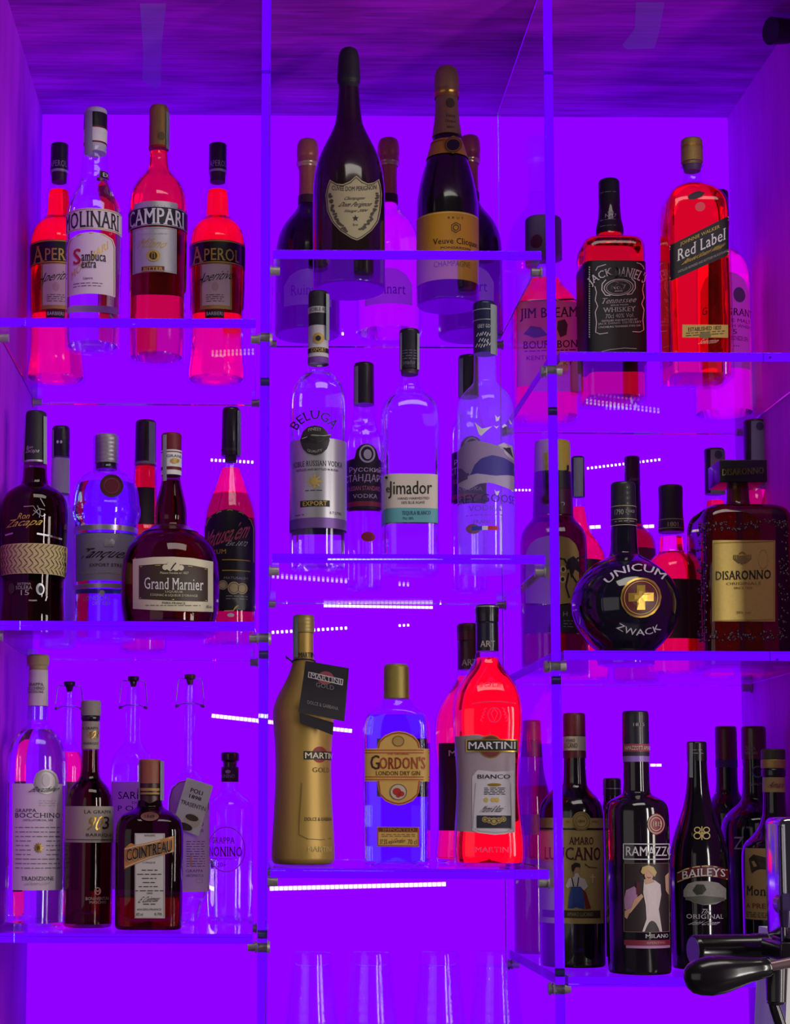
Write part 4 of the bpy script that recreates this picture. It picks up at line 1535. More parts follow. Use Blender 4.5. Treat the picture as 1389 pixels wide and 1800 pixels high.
sl = b.lab(mono((42, 36, 42), rough=0.4), top=[(196, 692), (206, 655), (230, 632), (262, 625), (294, 632), (318, 655), (328, 692)],
           bot=[(196, 692), (206, 728), (230, 750), (262, 758), (294, 750), (318, 728), (328, 692)], name='seal', off=0.0016, exact=True, nx=20)
b.text(sl, 'FINEST', 232, 634, 290, 648, GREY, exact=True, off=0.0022, arc=6)
b.text(sl, 'QUALITY', 228, 735, 294, 748, GREY, exact=True, off=0.0022, arc=-6)
b.poly(sl, [(200, 690), (240, 668), (290, 672), (338, 664), (320, 690), (270, 704), (230, 702)], mono((24, 20, 24)), off=0.0024)
b.stroke(sl, [(205, 684), (250, 668), (300, 672), (334, 668)], 3, GREY, off=0.0026)
b.text(l, 'NOBLE RUSSIAN VODKA', 164, 782, 384, 806, INK, bold=0.0)
b.text(l, 'DISTILLED AND BOTTLED IN RUSSIA', 180, 816, 366, 826, INK)
for i in range(8):
    t = i * PI / 4
    b.stroke(l, [(260 + 10 * math.cos(t), 874 + 10 * math.sin(t)), (260 + 34 * math.cos(t), 874 + 32 * math.sin(t))], 8, GOLDM)
b.disc(l, 260, 874, 16, 16, GOLDM)
b.lines(l, 218, 914, 304, 918, 1, INK, w=3, exact=False)
k = b.lab(MATT, 196, 328, 958, 986, parent=l, name='title_bar', off=0.0010, nx=12)
b.text(l, 'EXPORT', 208, 962, 316, 982, GOLDINK, off=0.0016, bold=0.02)
b.text(l, '0.7 LITRE', 328, 1006, 380, 1018, INK)
b.lines(l, 172, 1020, 214, 1020, 1, INK, w=3, exact=False)
b.done()


def russian(cx, dy, label, back):
    b = Bottle('E', 'vodka_bottle', label, cx, 800, back, 'C2',
               [(360, 42), (540, 46), (560, 48), (600, 50), (630, 58), (665, 74), (700, 80), (900, 80), (1230, 79)], mat=CLEAR, lim=40, dy=dy, group='black-labelled vodka bottles')
    b.liquid(610, SPIRIT)
    b.piece('cap', [(352, 40), (357, 46), (535, 47)], mono((38, 28, 46), rough=0.35, coat=0.4), lim=4)
    cap = b.last
    b.lab(STRIP, cx - 44, cx - 26, 360, 530, name='tax_strip', on=cap, off=0.0015, nx=5)
    blk = mono((36, 20, 46), rough=0.5)
    l = b.lab(blk, top=[(cx - 78, 775), (cx - 42, 770), (cx - 36, 735), (cx - 14, 712), (cx + 14, 706), (cx + 40, 714), (cx + 58, 735), (cx + 64, 770), (cx + 78, 775)],
              bot=[(cx - 78, 996), (cx + 78, 996)], ny=10)
    b.ring(l, cx + 14, 752, 36, 40, 8, mono((206, 190, 214)), exact=False)
    b.disc(l, cx + 16, 754, 18, 22, mono((206, 190, 214)), exact=False)
    pale = mono((206, 180, 214))
    b.text(l, '\u0420\u0443\u0441\u0441\u043a\u0438\u0439', cx - 66, 806, cx + 74, 838, pale, bold=0.02)
    b.text(l, '\u0421\u0422\u0410\u041d\u0414\u0410\u0420\u0422', cx - 78, 842, cx + 78, 880, pale, bold=0.02)
    b.text(l, 'RUSSIAN STANDARD', cx - 70, 894, cx + 72, 914, mono((206, 110, 150)))
    b.text(l, 'VODKA', cx - 50, 930, cx + 60, 948, pale)
    b.wrap(mono((150, 40, 70)), 962, 984, 'label_band', off=0.0008)
    b.disc(None, cx + 18, 1120, 32, 22, mono((176, 24, 70)), exact=False)
    b.done()


russian(480, 0, 'clear vodka bottle with a black label, between the silver-labelled and the tequila bottles', 0.30)
russian(946, -34, 'clear vodka bottle with a black label, mostly hidden behind the frosted bottle', 0.32)

b = Bottle('E', 'tequila_bottle', 'clear broad-shouldered tequila bottle with a cream and teal label', 684, 800, 0.12, 'C2',
           [(208, 40), (395, 44), (400, 46), (458, 47), (462, 58), (478, 60), (490, 74, 2.2), (512, 104, 2.6), (545, 124, 3.2), (590, 129, 4), (700, 128, 4.5), (1190, 122, 4.5)],
           mat=CLEAR, lim=20, square=True, rot=0.02, seg=72)
b.liquid(500, SPIRIT)
b.piece('cap', [(203, 40), (208, 46), (380, 46)], mono((30, 26, 44), rough=0.4, coat=0.3), lim=4, rot=0)
cap = b.last
for yy in range(292, 330, 12):
    b.lines(None, 644, yy, 714, yy, 1, mono((96, 86, 120)), w=4, on=cap, exact=False)
b.text(None, 'Jimador', 650, 336, 708, 360, mono((120, 110, 140)), on=cap)
b.piece('stopper', [(382, 40), (402, 38)], mono((60, 30, 60)), rot=0)
b.lab(STRIP, 640, 648, 212, 376, name='tax_strip', on=cap, off=0.0025, nx=3)
b.lab(STRIP, 716, 726, 216, 376, name='tax_strip', on=cap, off=0.0025, nx=3)
l = b.lab(mono((196, 182, 176), grain=0.08), 556, 806, 840, 992)
b.lab(mono((84, 150, 166), grain=0.12), 556, 806, 992, 1056, name='label_band', parent=l, off=0.0006)
b.text(l, 'el', 580, 888, 604, 922, INK, bold=0.02, exact=True)
b.text(l, 'Jimador', 590, 872, 780, 950, INK, bold=0.01, exact=True)
b.text(l, 'HAND HARVESTED', 632, 944, 768, 955, INK, exact=True)
b.text(l, '100% BLUE AGAVE', 648, 962, 748, 974, INK, exact=True)
b.disc(l, 582, 856, 6, 6, INK)
b.text(l, 'TEQUILA BLANCO', 650, 1006, 774, 1026, mono((30, 70, 90)), bold=0.01, exact=True)
b.text(l, '70cl 38%', 652, 1032, 700, 1044, mono((30, 70, 90)), exact=True)
b.lab(mono((150, 140, 150)), 566, 796, 850, 1050, name='back_label', back=True)
b.done()

FROST = thin_glass((0.92, 0.90, 1.0), frost=0.10)
b = Bottle('E', 'vodka_bottle', 'frosted vodka bottle with a blue cap, flying geese and a lake picture', 1021, 800, 0.10, 'C2',
           [(90, 46), (312, 50), (430, 52), (445, 58), (470, 86), (500, 113), (540, 127), (600, 130), (900, 130), (1190, 128)], mat=FROST, lim=40)
b.piece('cap', [(82, 46), (88, 53), (310, 53)], mono((20, 30, 76), rough=0.4, coat=0.3), lim=5)
cap = b.last
for yy in (106, 152):
    b.wrap(SILVER, yy, yy + 4, 'cap_stripe', on=cap, off=0.0006)
b.text(None, 'GREY GOOSE', 984, 176, 1058, 192, WHITE, on=cap)
for x, y in ((990, 222), (1012, 218), (1034, 222), (1000, 246), (1022, 250), (986, 270), (1008, 272), (1034, 264)):
    b.stroke(None, [(x - 10, y + 8), (x - 3, y - 8), (x + 4, y + 6), (x + 10, y - 8)], 4, WHITE, on=cap)
b.lab(STRIP, 1042, 1072, 86, 308, name='tax_strip', on=cap, off=0.0012, nx=7)
gw = mono((222, 214, 236))
b.poly(None, [(972, 612), (984, 622), (998, 640), (1022, 636), (1050, 630), (1024, 650), (1000, 672), (990, 664)], gw, name='goose')
b.poly(None, [(1062, 580), (1072, 592), (1084, 586), (1078, 606), (1066, 610)], gw, name='goose')
b.poly(None, [(1054, 626), (1068, 634), (1080, 628), (1068, 642)], gw, name='goose')
b.poly(None, [(1092, 632), (1102, 622), (1116, 630), (1104, 634), (1096, 640)], gw, name='goose')
b.poly(None, [(1122, 600), (1132, 612), (1138, 626), (1128, 622)], gw, name='goose')
sky = b.lab(mono((150, 126, 176), grain=0.12), top=[(896, 720), (930, 694), (980, 690), (1040, 706), (1080, 716), (1120, 702), (1148, 730)], bot=[(896, 830), (1148, 830)], name='picture', nx=24)
b.poly(sky, [(1075, 712), (1100, 700), (1140, 706), (1146, 770), (1120, 760)], mono((190, 176, 206)), exact=False)
b.poly(sky, [(1096, 722), (1130, 716), (1144, 760), (1120, 742)], mono((50, 40, 66)), exact=False, off=0.0016)
lake = b.lab(mono((64, 52, 150), grain=0.2), top=[(950, 846), (970, 800), (1000, 772), (1050, 758), (1100, 766), (1148, 784)], bot=[(950, 848), (1148, 848)], name='picture', off=0.0009)
b.lab(mono((176, 160, 196), grain=0.2), top=[(896, 838), (930, 846), (980, 838), (1060, 850), (1148, 838)], bot=[(896, 880), (940, 908), (990, 884), (1040, 880), (1100, 896), (1148, 908)], name='picture', off=0.0010)
b.lab(mono((90, 70, 120)), top=[(896, 800), (912, 806), (940, 838)], bot=[(896, 868), (940, 858)], name='picture', off=0.0012, nx=8)
blue = mono((50, 36, 130))
b.text(None, 'GREY GOOSE', 893, 930, 1147, 966, blue, bold=0.01)
b.text(None, 'VODKA', 944, 980, 1092, 1004, mono((110, 80, 190)))
b.lines(None, 932, 1022, 1104, 1026, 1, mono((120, 80, 190)), w=3, exact=False)
b.text(None, 'FRANCE', 966, 1044, 1066, 1062, mono((120, 80, 190)))
for x0, x1, c in ((958, 1004, (40, 60, 200)), (1004, 1030, (220, 210, 230)), (1030, 1076, (190, 24, 60))):
    b.lab(mono(c), x0, x1, 1072, 1090, name='flag', nx=6, ny=1)
b.poly(None, [(1058, 910), (1066, 920), (1082, 918), (1074, 938), (1066, 936)], gw, name='goose')
b.done()

# ------------------------------------------------------------------ middle bay, lowest shelf
MG = mono((178, 144, 72), rough=0.45, metal=0.4, grain=0.12, scale=2500)
b = Bottle('F', 'vermouth_bottle', 'matte gold bottle with a black card tag tied round its neck', 210, 900, 0.16, 'C3',
           [(236, 44), (345, 45), (360, 48), (400, 58), (450, 80), (500, 108), (545, 128), (585, 137), (640, 134), (720, 126), (820, 122), (920, 124), (1060, 131), (1180, 139), (1240, 139)],
           mat=MG, lim=60, heel=14)
b.piece('cap', [(156, 42), (160, 48), (234, 49)], mono((164, 140, 84), metal=0.5, rough=0.45, grain=0.15), ribs=5, lim=4)
cap = b.last
b.lab(STRIP, 164, 186, 160, 340, name='tax_strip', on=cap, off=0.0012, nx=5)
b.text(None, 'MARTINI', 190, 320, 268, 344, INK, bold=0.02, exact=True)
bar = b.lab(MATT, 212, 342, 758, 796, name='title_bar', nx=14)
b.disc(None, 283, 774, 34, 36, mono((150, 34, 40)), off=0.0003)
b.text(bar, 'MARTINI', 218, 764, 342, 790, mono((230, 214, 180)), bold=0.03)
b.text(None, 'GOLD', 252, 830, 326, 852, mono((110, 84, 36)))
b.text(None, 'DOLCE & GABBANA', 216, 1052, 338, 1068, INK)
b.text(None, 'MARTINI', 230, 1182, 336, 1206, mono((206, 180, 110)), bold=0.02)
b.stroke(None, [(204, 900), (200, 960), (192, 1080), (192, 1130), (230, 1148), (290, 1152), (336, 1146)], 4, mono((120, 92, 44)), exact=False)
u = b.Y / F / b.fr[2] * b.ca
z = lambda y: b.z_at(y, b.Y)
rn = 49 * u
v, f = wire_geo([(rn * 1.06 * math.sin(i * PI / 10), -rn * 1.06 * math.cos(i * PI / 10), z(362) + 0.0025 * math.cos(i * PI / 10)) for i in range(20)], 0.0011, closed=True)
v2, f2 = wire_geo([(-rn * 0.95, -rn * 0.5, z(366)), (-rn * 1.35, -rn * 0.7, z(352)), (-rn * 1.6, -rn * 0.7, z(340)), (-rn * 1.5, -rn * 0.75, z(352))], 0.0012)
v3, f3 = merge((v, f), (v2, f2))
link('cord', v3, f3, MATT, b.root)


def card(name, corners, yo, mat, par):
    vv = [((x - 210) * u, yo(y) + t, z(y)) for t in (0, 0.0007) for x, y in corners]
    ff = [(3, 2, 1, 0), (4, 5, 6, 7)] + [(i, (i + 1) % 4, 4 + (i + 1) % 4, 4 + i) for i in range(4)]
    return link(name, vv, ff, mat, par, smooth=False)


r0 = 137 * u
lean = lambda y: -(rn * 1.12 + (r0 * 1.24 - rn * 1.12) * (y - 362) / 240.0)
BLACKCARD = mono((26, 20, 32), rough=0.7)
card('tag', [(192, 596), (342, 640), (338, 694), (196, 640)], lambda y: lean(600) + 0.001, BLACKCARD, b.root)
tg = card('tag', [(220, 362), (411, 395), (388, 636), (188, 592)], lean, BLACKCARD, b.root)


def tagp(x, y, off):
    return ((x - 210) * u, lean(y) - off, z(y))


def ttext(s, x0, y0, x1, y1, mat, slope, bold=0.0, off=0.0012):
    v, f = text_geo(s, bold)
    link('lettering', [tagp(x0 + (x1 - x0) * a, y1 + (y0 - y1) * c + slope * (a - 0.5) * (x1 - x0), off) for a, c in v], f, mat, tg, smooth=False)


def tpoly(name, pts, mat, off):
    link(name, [tagp(x, y, off) for x, y in pts], [tuple(range(len(pts)))], mat, tg, smooth=False)


tpoly('emblem', [(307 + 36 * math.cos(i * PI / 14), 440 + 30 * math.sin(i * PI / 14)) for i in range(28)], mono((150, 60, 74)), 0.0006)
tpoly('title_bar', [(232, 412), (385, 446), (382, 474), (230, 438)], mono((220, 205, 205)), 0.0009)
tpoly('title_bar_fill', [(235, 416), (381, 449), (378, 469), (234, 436)], BLACKCARD, 0.0011)
ttext('MARTINI', 242, 431, 374, 453, WHITE, 0.22, 0.03, 0.0014)
ttext('GOLD', 265, 468, 344, 488, GREY, 0.2, 0.01)
ttext('DOLCE & GABBANA', 228, 556, 362, 572, GREY, 0.22, 0.01)
b.done()

b = Bottle('F', 'gin_bottle', 'square-shouldered clear gin bottle with a yellow label and gold cap', 625, 900, 0.15, 'C3',
           [(385, 50), (526, 56), (532, 66), (555, 74, 2.4), (570, 92, 2.8, 0.9), (590, 124, 3.6, 0.75), (622, 142, 4.5, 0.65), (670, 146, 5, 0.62), (1180, 145, 5, 0.62), (1250, 144, 5, 0.62)],
           mat=CLEARG, lim=18, square=True, rot=-0.17, heel=9, seg=80)
b.liquid(600, fluid((0.42, 0.5, 0.95), 1.34))
b.piece('cap', [(374, 48), (380, 56), (432, 57), (526, 58)], mono((164, 144, 70), metal=0.4, rough=0.5, grain=0.15), ribs=3, lim=5, rot=0)
cap = b.last
b.lab(thin_glass((0.75, 0.75, 0.82), gloss=2.0, rough=0.2), 664, 680, 384, 530, name='tax_strip', on=cap, off=0.003, nx=4)
GY = mono((206, 164, 84), rough=0.55, grain=0.12)
OR = mono((170, 66, 44), rough=0.55)
l = b.lab(GY, top=[(538, 745), (546, 715), (570, 690), (605, 674), (635, 670), (665, 674), (700, 690), (722, 715), (730, 745)],
          bot=[(538, 890), (548, 950), (575, 980), (610, 995), (635, 999), (660, 995), (695, 980), (722, 950), (730, 890)], ny=12, exact=True)
b.stroke(l, [(546, 890), (554, 948), (580, 974), (612, 988), (635, 992), (658, 988), (690, 974), (716, 948), (724, 890)], 6, OR, off=0.0011)
b.stroke(l, [(545, 745), (552, 718), (574, 696), (606, 681), (635, 677), (664, 681), (696, 696), (716, 718), (723, 745)], 6, OR, off=0.0011)
band = b.lab(GY, 484, 768, 745, 892, name='label_band', off=0.0010, nx=20, parent=l)
for yy in (752, 764, 872, 884):
    b.stroke(l, [(486 + 280 * i / 10, yy) for i in range(11)], 4, OR, exact=False, off=0.0016)
b.disc(l, 632, 714, 26, 24, mono((176, 140, 76)), off=0.0012)
b.ring(l, 632, 714, 26, 24, 4, mono((130, 90, 50)), off=0.0014)
b.text(l, 'THE ORIGINAL', 584, 767, 680, 776, OR, exact=True, off=0.0018)
b.text(l, 'G', 512, 776, 552, 840, mono((60, 30, 24)), bold=0.04, exact=True, off=0.0016)
b.text(l, "ORDON'S", 552, 784, 748, 838, OR, bold=0.045, exact=True, off=0.0018)
b.text(l, 'LONDON DRY GIN', 536, 847, 726, 866, mono((90, 50, 36)), bold=0.01, exact=True, off=0.0018)
b.disc(l, 632, 940, 37, 36, mono((196, 180, 160)), off=0.0012)
b.ring(l, 632, 940, 37, 36, 4, mono((110, 90, 90)), off=0.0014)
for x, y, r in ((626, 938, 18), (645, 948, 13), (632, 956, 10)):
    b.disc(l, x, y, r, r * 0.9, mono((176, 34, 36)), off=0.0016)
l2 = b.lab(GY, 538, 724, 1096, 1184, nx=10)
b.frame(l2, 542, 1100, 720, 1180, 5, OR, off=0.0009)
k = b.lab(mono((120, 36, 30)), 546, 716, 1098, 1118, parent=l2, name='title_bar', off=0.0010, nx=10)
b.text(l2, 'IMPORTED', 566, 1101, 700, 1115, GOLDINK, off=0.0016, exact=True, bold=0.01)
b.lines(l2, 560, 1128, 704, 1136, 2, mono((130, 80, 50)), w=3)
b.text(l2, '37.5% vol', 552, 1150, 606, 1172, mono((90, 50, 36)), exact=True)
b.text(l2, '70 cl', 674, 1150, 712, 1172, mono((90, 50, 36)), exact=True)
b.text(l2, 'Gordon', 612, 1146, 662, 1166, mono((90, 50, 36)), exact=True, shear=0.3)
b.lab(mono((120, 96, 110)), 545, 720, 700, 960, name='back_label', back=True)
b.done()

VERM = fluid((3.0, 0.01, 0.11), 1.33)


def vermouth(cx, dy, label, back, cap_top, cap_low, liq, front=False):
    b = Bottle('F', 'vermouth_bottle', label, cx, 900, back, 'C3',
               [(190, 44), (316, 48), (325, 52), (355, 56, 2.2), (390, 76, 2.4), (440, 112, 2.8), (495, 143, 3), (550, 155, 3.2), (610, 158, 3.4), (690, 153, 3.4), (770, 145, 3.4), (860, 139, 3.4), (950, 139, 3.4), (1060, 146, 3.4), (1150, 157, 3.4), (1225, 158, 3.4), (1250, 152, 3.2)],
               mat=CLEAR, lim=50, dy=dy, heel=8, seg=72, square=True, rot=-0.1, group='waisted vermouth bottles')
    b.piece('cap', [(112, 46), (117, 52), (186, 52)], cap_top, ribs=0, lim=3, rot=0)
    c1 = b.last
    for yy in (124, 132, 140):
        b.wrap(MATT, yy, yy + 3, 'cap_groove', on=c1, off=0.0005)
    b.piece('neck_foil', [(186, 47), (192, 50), (316, 51)], cap_low, lim=3, rot=0)
    c2 = b.last
    b.text(None, 'ART', cx - 36, 268, cx + 30, 296, mono((216, 196, 190)), on=c2, bold=0.04)
    b.liquid(345, liq)
    return b


b = vermouth(1032, 0, 'waisted red vermouth bottle with a black-barred silver label, in front', 0.13, mono((30, 24, 40), rough=0.3, coat=0.4), mono((28, 24, 54), rough=0.35, coat=0.3), VERM)
b.wrap(SILVER, 112, 117, 'cap_edge', on=Prof(b.rows([(110, 50), (118, 52)], 2), 0), off=0.0008)
sv = mono((172, 152, 164), metal=0.25, rough=0.5, grain=0.14)
l = b.lab(sv, top=[(884, 694), (930, 688), (985, 684), (1050, 700), (1110, 722), (1150, 734)], bot=[(884, 1112), (930, 1116), (985, 1120), (1050, 1122), (1110, 1122), (1150, 1120)], ny=14, exact=True)
b.disc(l, 1042, 738, 52, 52, GOLD, off=0.0010)
b.disc(l, 1042, 738, 46, 46, mono((120, 40, 44)), off=0.0013)
bar = b.lab(GOLD, 936, 1160, 706, 762, parent=l, name='title_bar', off=0.0016, nx=14)
b.lab(MATT, 942, 1154, 711, 756, parent=l, name='title_bar_fill', off=0.0020, nx=14)
b.text(l, 'MARTINI', 948, 717, 1146, 749, WHITE, bold=0.035, exact=True, off=0.0026)
w2 = b.lab(mono((206, 196, 208), grain=0.06), top=[(962, 870), (985, 842), (1060, 850), (1143, 846)], bot=[(956, 1108), (990, 1122), (1060, 1130), (1110, 1126), (1143, 1110)], name='paper', parent=l, off=0.0010, exact=True)
b.stroke(w2, [(978, 900), (970, 1006), (966, 1100), (992, 1112), (1060, 1120), (1108, 1116), (1134, 1102), (1130, 1000), (1128, 900)], 3, GREY, off=0.0015)
b.text(w2, 'BIANCO', 986, 862, 1126, 881, INK, exact=True, bold=0.02, off=0.0016)
b.disc(w2, 1058, 908, 30, 7, GOLD, off=0.0016)
b.lines(w2, 1014, 922, 1104, 950, 5, INK, w=3, off=0.0016)
for x in (1022, 1052, 1070):
    b.disc(w2, x, 975, 9, 10, GOLDINK, off=0.0016)
b.text(w2, 'Martini & Rossi', 1008, 1000, 1096, 1030, INK, exact=True, shear=0.3, off=0.0016)
k = b.lab(mono((34, 30, 50)), 982, 1130, 1044, 1100, parent=w2, name='medal_panel', off=0.0016, nx=8)
for x, y, r in ((1018, 1062, 13), (1036, 1066, 13), (1056, 1070, 17), (1076, 1066, 13), (1096, 1060, 12)):
    b.disc(w2, x, y, r, r, mono((180, 156, 96), metal=0.3), off=0.0022)
    b.ring(w2, x, y, r * 0.65, r * 0.65, 2, INK, off=0.0026)
b.text(None, 'MARTINI', 975, 1184, 1130, 1208, mono((232, 90, 150)), exact=True, bold=0.01)
emb = mono((206, 40, 120))
b.ring(None, 1058, 598, 30, 34, 4, emb, name='embossing')
b.stroke(None, [(1058, 570), (1072, 590), (1058, 626), (1044, 590), (1058, 570)], 4, emb, name='embossing')
for sx in (-1, 1):
    for k in range(4):
        b.stroke(None, [(1058 + sx * (34 + k * 7), 566 + k * 16), (1058 + sx * (46 + k * 5), 574 + k * 16), (1058 + sx * (38 + k * 4), 584 + k * 14)], 4, emb, name='embossing')
b.stroke(None, [(960 + i * 16, 548 - 10 * math.sin(i * PI / 12)) for i in range(13)], 4, emb, name='embossing')
b.arc_text(None, 'SOLE', 1040, 900, 380, 430, -7, 7, 18, mono((206, 40, 90)))
b.done()

b = vermouth(950, 82, 'waisted pink-red vermouth bottle with a dark red cap, behind the other vermouth', 0.33, DRED, mono((84, 14, 34), rough=0.4, coat=0.3), fluid((3.0, 0.01, 0.2), 1.33))
l = b.lab(mono((70, 20, 44), rough=0.5), 812, 1090, 640, 1030, ny=12)
k = b.lab(MATT, 850, 1050, 664, 706, parent=l, name='title_bar', off=0.0010, nx=10)
b.text(l, 'MARTINI', 858, 672, 1044, 698, WHITE, bold=0.03, exact=True, off=0.0016)
b.done()

# ------------------------------------------------------------------ right bay, top shelf
b = Bottle('G', 'bourbon_bottle', 'square-shouldered bourbon bottle with a pale label and grey cap, beyond the upright', 178, 800, 0.385, 'R1',
           [(480, 60), (680, 66), (720, 60), (780, 66, 2.3), (815, 90, 2.8), (850, 118, 3.4), (890, 142, 4), (930, 148, 4.2), (1300, 146, 4.2), (1400, 142, 4.2)],
           mat=CLEAR, lim=30, square=True, seg=72)
b.liquid(775, fluid((2.6, 0.01, 0.10), 1.34))
b.piece('cap', [(466, 66), (474, 76), (672, 77)], mono((140, 134, 148), rough=0.6, grain=0.2), lim=8, rot=0)
cap = b.last
b.disc(None, 158, 580, 30, 34, mono((110, 24, 60)), on=cap, exact=False)
l = b.lab(paper((222, 184, 226), 0.6), top=[(60, 878), (330, 878)], bot=[(50, 1300), (330, 1300)], ny=8)
b.stroke(l, [(62, 880), (328, 880)], 8, INK)
b.text(l, 'JIM BEAM', 78, 912, 326, 978, mono((50, 16, 50)), bold=0.03, exact=True)
b.poly(l, [(228, 980), (262, 972), (276, 1000), (270, 1050), (240, 1062), (224, 1020)], mono((120, 20, 60)))
b.poly(l, [(96, 1040), (130, 1000), (180, 1010), (215, 1050), (150, 1062)], mono((130, 70, 170)))
b.text(l, 'BOURBON', 96, 1076, 326, 1114, mono((50, 16, 50)), bold=0.03, exact=True)
b.lines(l, 100, 1126, 316, 1126, 1, mono((50, 16, 50)), w=5)
b.text(l, 'KENTUCKY', 110, 1150, 300, 1172, mono((50, 16, 50)), exact=True)
b.done()

b = Bottle('G', 'whiskey_bottle', 'square whiskey bottle with a black label and black cap', 495, 900, 0.26, 'R1',
           [(284, 44), (530, 68), (572, 72), (576, 84, 2.6), (584, 126, 4), (600, 152, 6), (640, 160, 7), (900, 160, 7), (1350, 158, 7)],
           mat=thin_glass((0.9, 0.75, 0.75)), lim=12, square=True, seg=84)
b.liquid(548, fluid((2.4, 0.004, 0.03), 1.35))
b.piece('cap', [(276, 46), (282, 54), (440, 56), (480, 62), (520, 72), (545, 71)], MATT, lim=8, rot=0)
cap = b.last
for yy in (332, 470, 500):
    b.lines(None, 440, yy, 520, yy, 1, GREY, w=3, on=cap, exact=False)
b.text(None, 'Old', 478, 430, 508, 442, WHITE, on=cap)
b.text(None, 'No.7', 466, 442, 522, 460, WHITE, on=cap, bold=0.03)
b.text(None, 'BRAND', 480, 466, 510, 472, GREY, on=cap)
blk = mono((20, 16, 26), rough=0.45)
l = b.wrap(blk, 676, 1140)
W = mono((214, 206, 216))
b.stroke(l, [(420, 722), (430, 704), (446, 700), (470, 694)], 4, W)
b.stroke(l, [(620, 694), (640, 702), (652, 716), (656, 730)], 4, W)
b.stroke(l, [(416, 800), (424, 830), (418, 870), (430, 900), (418, 930), (424, 980), (420, 1030), (440, 1040), (480, 1036)], 4, W)
b.stroke(l, [(655, 800), (648, 830), (656, 870), (644, 900), (656, 930), (650, 980), (655, 1030), (636, 1040), (600, 1036)], 4, W)
b.arc_text(l, 'JACK', 531, 985, 208, 226, -37, -7, 50, W, bold=0.03, off=0.0018)
b.arc_text(l, "DANIEL'S", 531, 985, 208, 226, -4, 35, 50, W, bold=0.03, off=0.0018)
b.ring(l, 532, 812, 72, 42, 4, W)
b.ring(l, 532, 812, 60, 34, 2, W)
b.text(l, 'Old', 514, 784, 552, 798, W, exact=True, bold=0.02)
b.text(l, 'No.7', 496, 799, 568, 822, W, exact=True, bold=0.04)
b.text(l, 'BRAND', 514, 826, 552, 834, W, exact=True)
for sx in (-1, 1):
    b.stroke(l, [(532 + sx * 62, 770), (532 + sx * 80, 790), (532 + sx * 82, 820), (532 + sx * 64, 848), (532 + sx * 40, 850)], 5, W)
b.text(l, 'Tennessee', 450, 862, 620, 890, W, exact=True, bold=0.02, shear=0.08)
b.text(l, 'SOUR MASH', 494, 896, 578, 904, W, exact=True)
b.text(l, 'WHISKEY', 456, 910, 616, 934, W, exact=True, bold=0.03)
b.text(l, '70cl 40% Vol.', 468, 942, 608, 964, W, exact=True, bold=0.01)
b.text(l, 'DISTILLED AND BOTTLED BY', 450, 971, 624, 980, W, exact=True)
b.text(l, 'JACK DANIEL DISTILLERY', 432, 984, 644, 997, W, exact=True, bold=0.02)
b.text(l, 'LYNCHBURG TENNESSEE 37352 USA', 434, 1002, 640, 1011, W, exact=True)
for yy in range(700, 1060, 12):
    b.stroke(l, [(388, yy), (391, yy + 7)], 5, W)
b.stroke(None, [(450, 1128), (490, 1120), (560, 1116), (620, 1122)], 4, GREY)
b.done()

b = Bottle('G', 'whisky_bottle', 'tall square red whisky bottle with a slanting black label and gold cap', 915, 900, 0.13, 'R1',
           [(80, 44), (240, 46), (290, 48), (302, 60, 2.3), (318, 96, 3), (345, 130, 4), (390, 154, 6), (440, 162, 7), (900, 166, 8), (1250, 167, 8)],
           mat=thin_glass((0.95, 0.9, 0.95)), lim=26, square=True, seg=84, rot=0.0)
b.liquid(306, fluid((2.9, 0.005, 0.02), 1.34))
b.piece('cap', [(72, 48), (78, 56), (188, 58)], mono((168, 140, 76), metal=0.5, rough=0.5, grain=0.35, scale=700), lim=5, rot=0)
cap = b.last
for yy in (90, 96, 176, 183):
    b.wrap(GOLD, yy, yy + 3, 'cap_ring', on=cap, off=0.0006)
b.piece('stopper', [(188, 54), (194, 52), (232, 42)], mono((90, 60, 110), grain=0.2), rot=0)
b.poly(None, [(878, 352), (905, 336), (935, 330), (965, 342), (950, 358), (915, 372), (885, 370)], mono((40, 14, 40)), off=0.0008)
b.disc(None, 940, 410, 25, 23, mono((236, 70, 90)), off=0.0006)
sl = -0.435
l = b.lab(mono((26, 18, 28), rough=0.45), top=[(789, 592), (1080, 466)], bot=[(789, 772), (1080, 660)], ny=10, exact=True)
for o0, wd in ((6, 9), (20, 4), (160, 9), (173, 4)):
    b.stroke(l, [(790, 592 + o0 + (0 if o0 < 100 else 2)), (1079, 466 + o0 + (0 if o0 < 100 else 16))], wd, GOLDINK, off=0.0009)
b.text(l, 'JOHNNIE WALKER', 842, 543, 1036, 565, GOLDINK, exact=True, slope=sl * 0.9)
b.text(l, 'Red Label', 828, 570, 1064, 628, WHITE, exact=True, slope=sl * 0.9, bold=0.025)
b.text(l, 'Blended Scotch Whisky', 858, 634, 1058, 660, GOLDINK, exact=True, slope=sl * 0.85, shear=0.2)
b.text(l, 'DISTILLED BLENDED AND BOTTLED IN SCOTLAND', 832, 676, 1076, 688, GREY, exact=True, slope=sl * 0.85)
l2 = b.lab(mono((200, 164, 84), rough=0.5, metal=0.1, grain=0.1), 852, 1078, 998, 1062, nx=10, ny=3)
b.text(l2, 'ESTABLISHED 1820', 882, 1008, 1042, 1028, INK, exact=True)
b.lines(l2, 870, 1036, 1060, 1048, 2, INK, w=3)
b.disc(l2, 965, 1052, 28, 17, mono((120, 110, 60)), off=0.0012)
b.text(None, 'Selection', 940, 1070, 1030, 1094, mono((236, 170, 150)), exact=True, shear=0.3)
b.lab(mono((46, 24, 40)), 960, 1040, 640, 1120, name='back_label', back=True)
b.done()

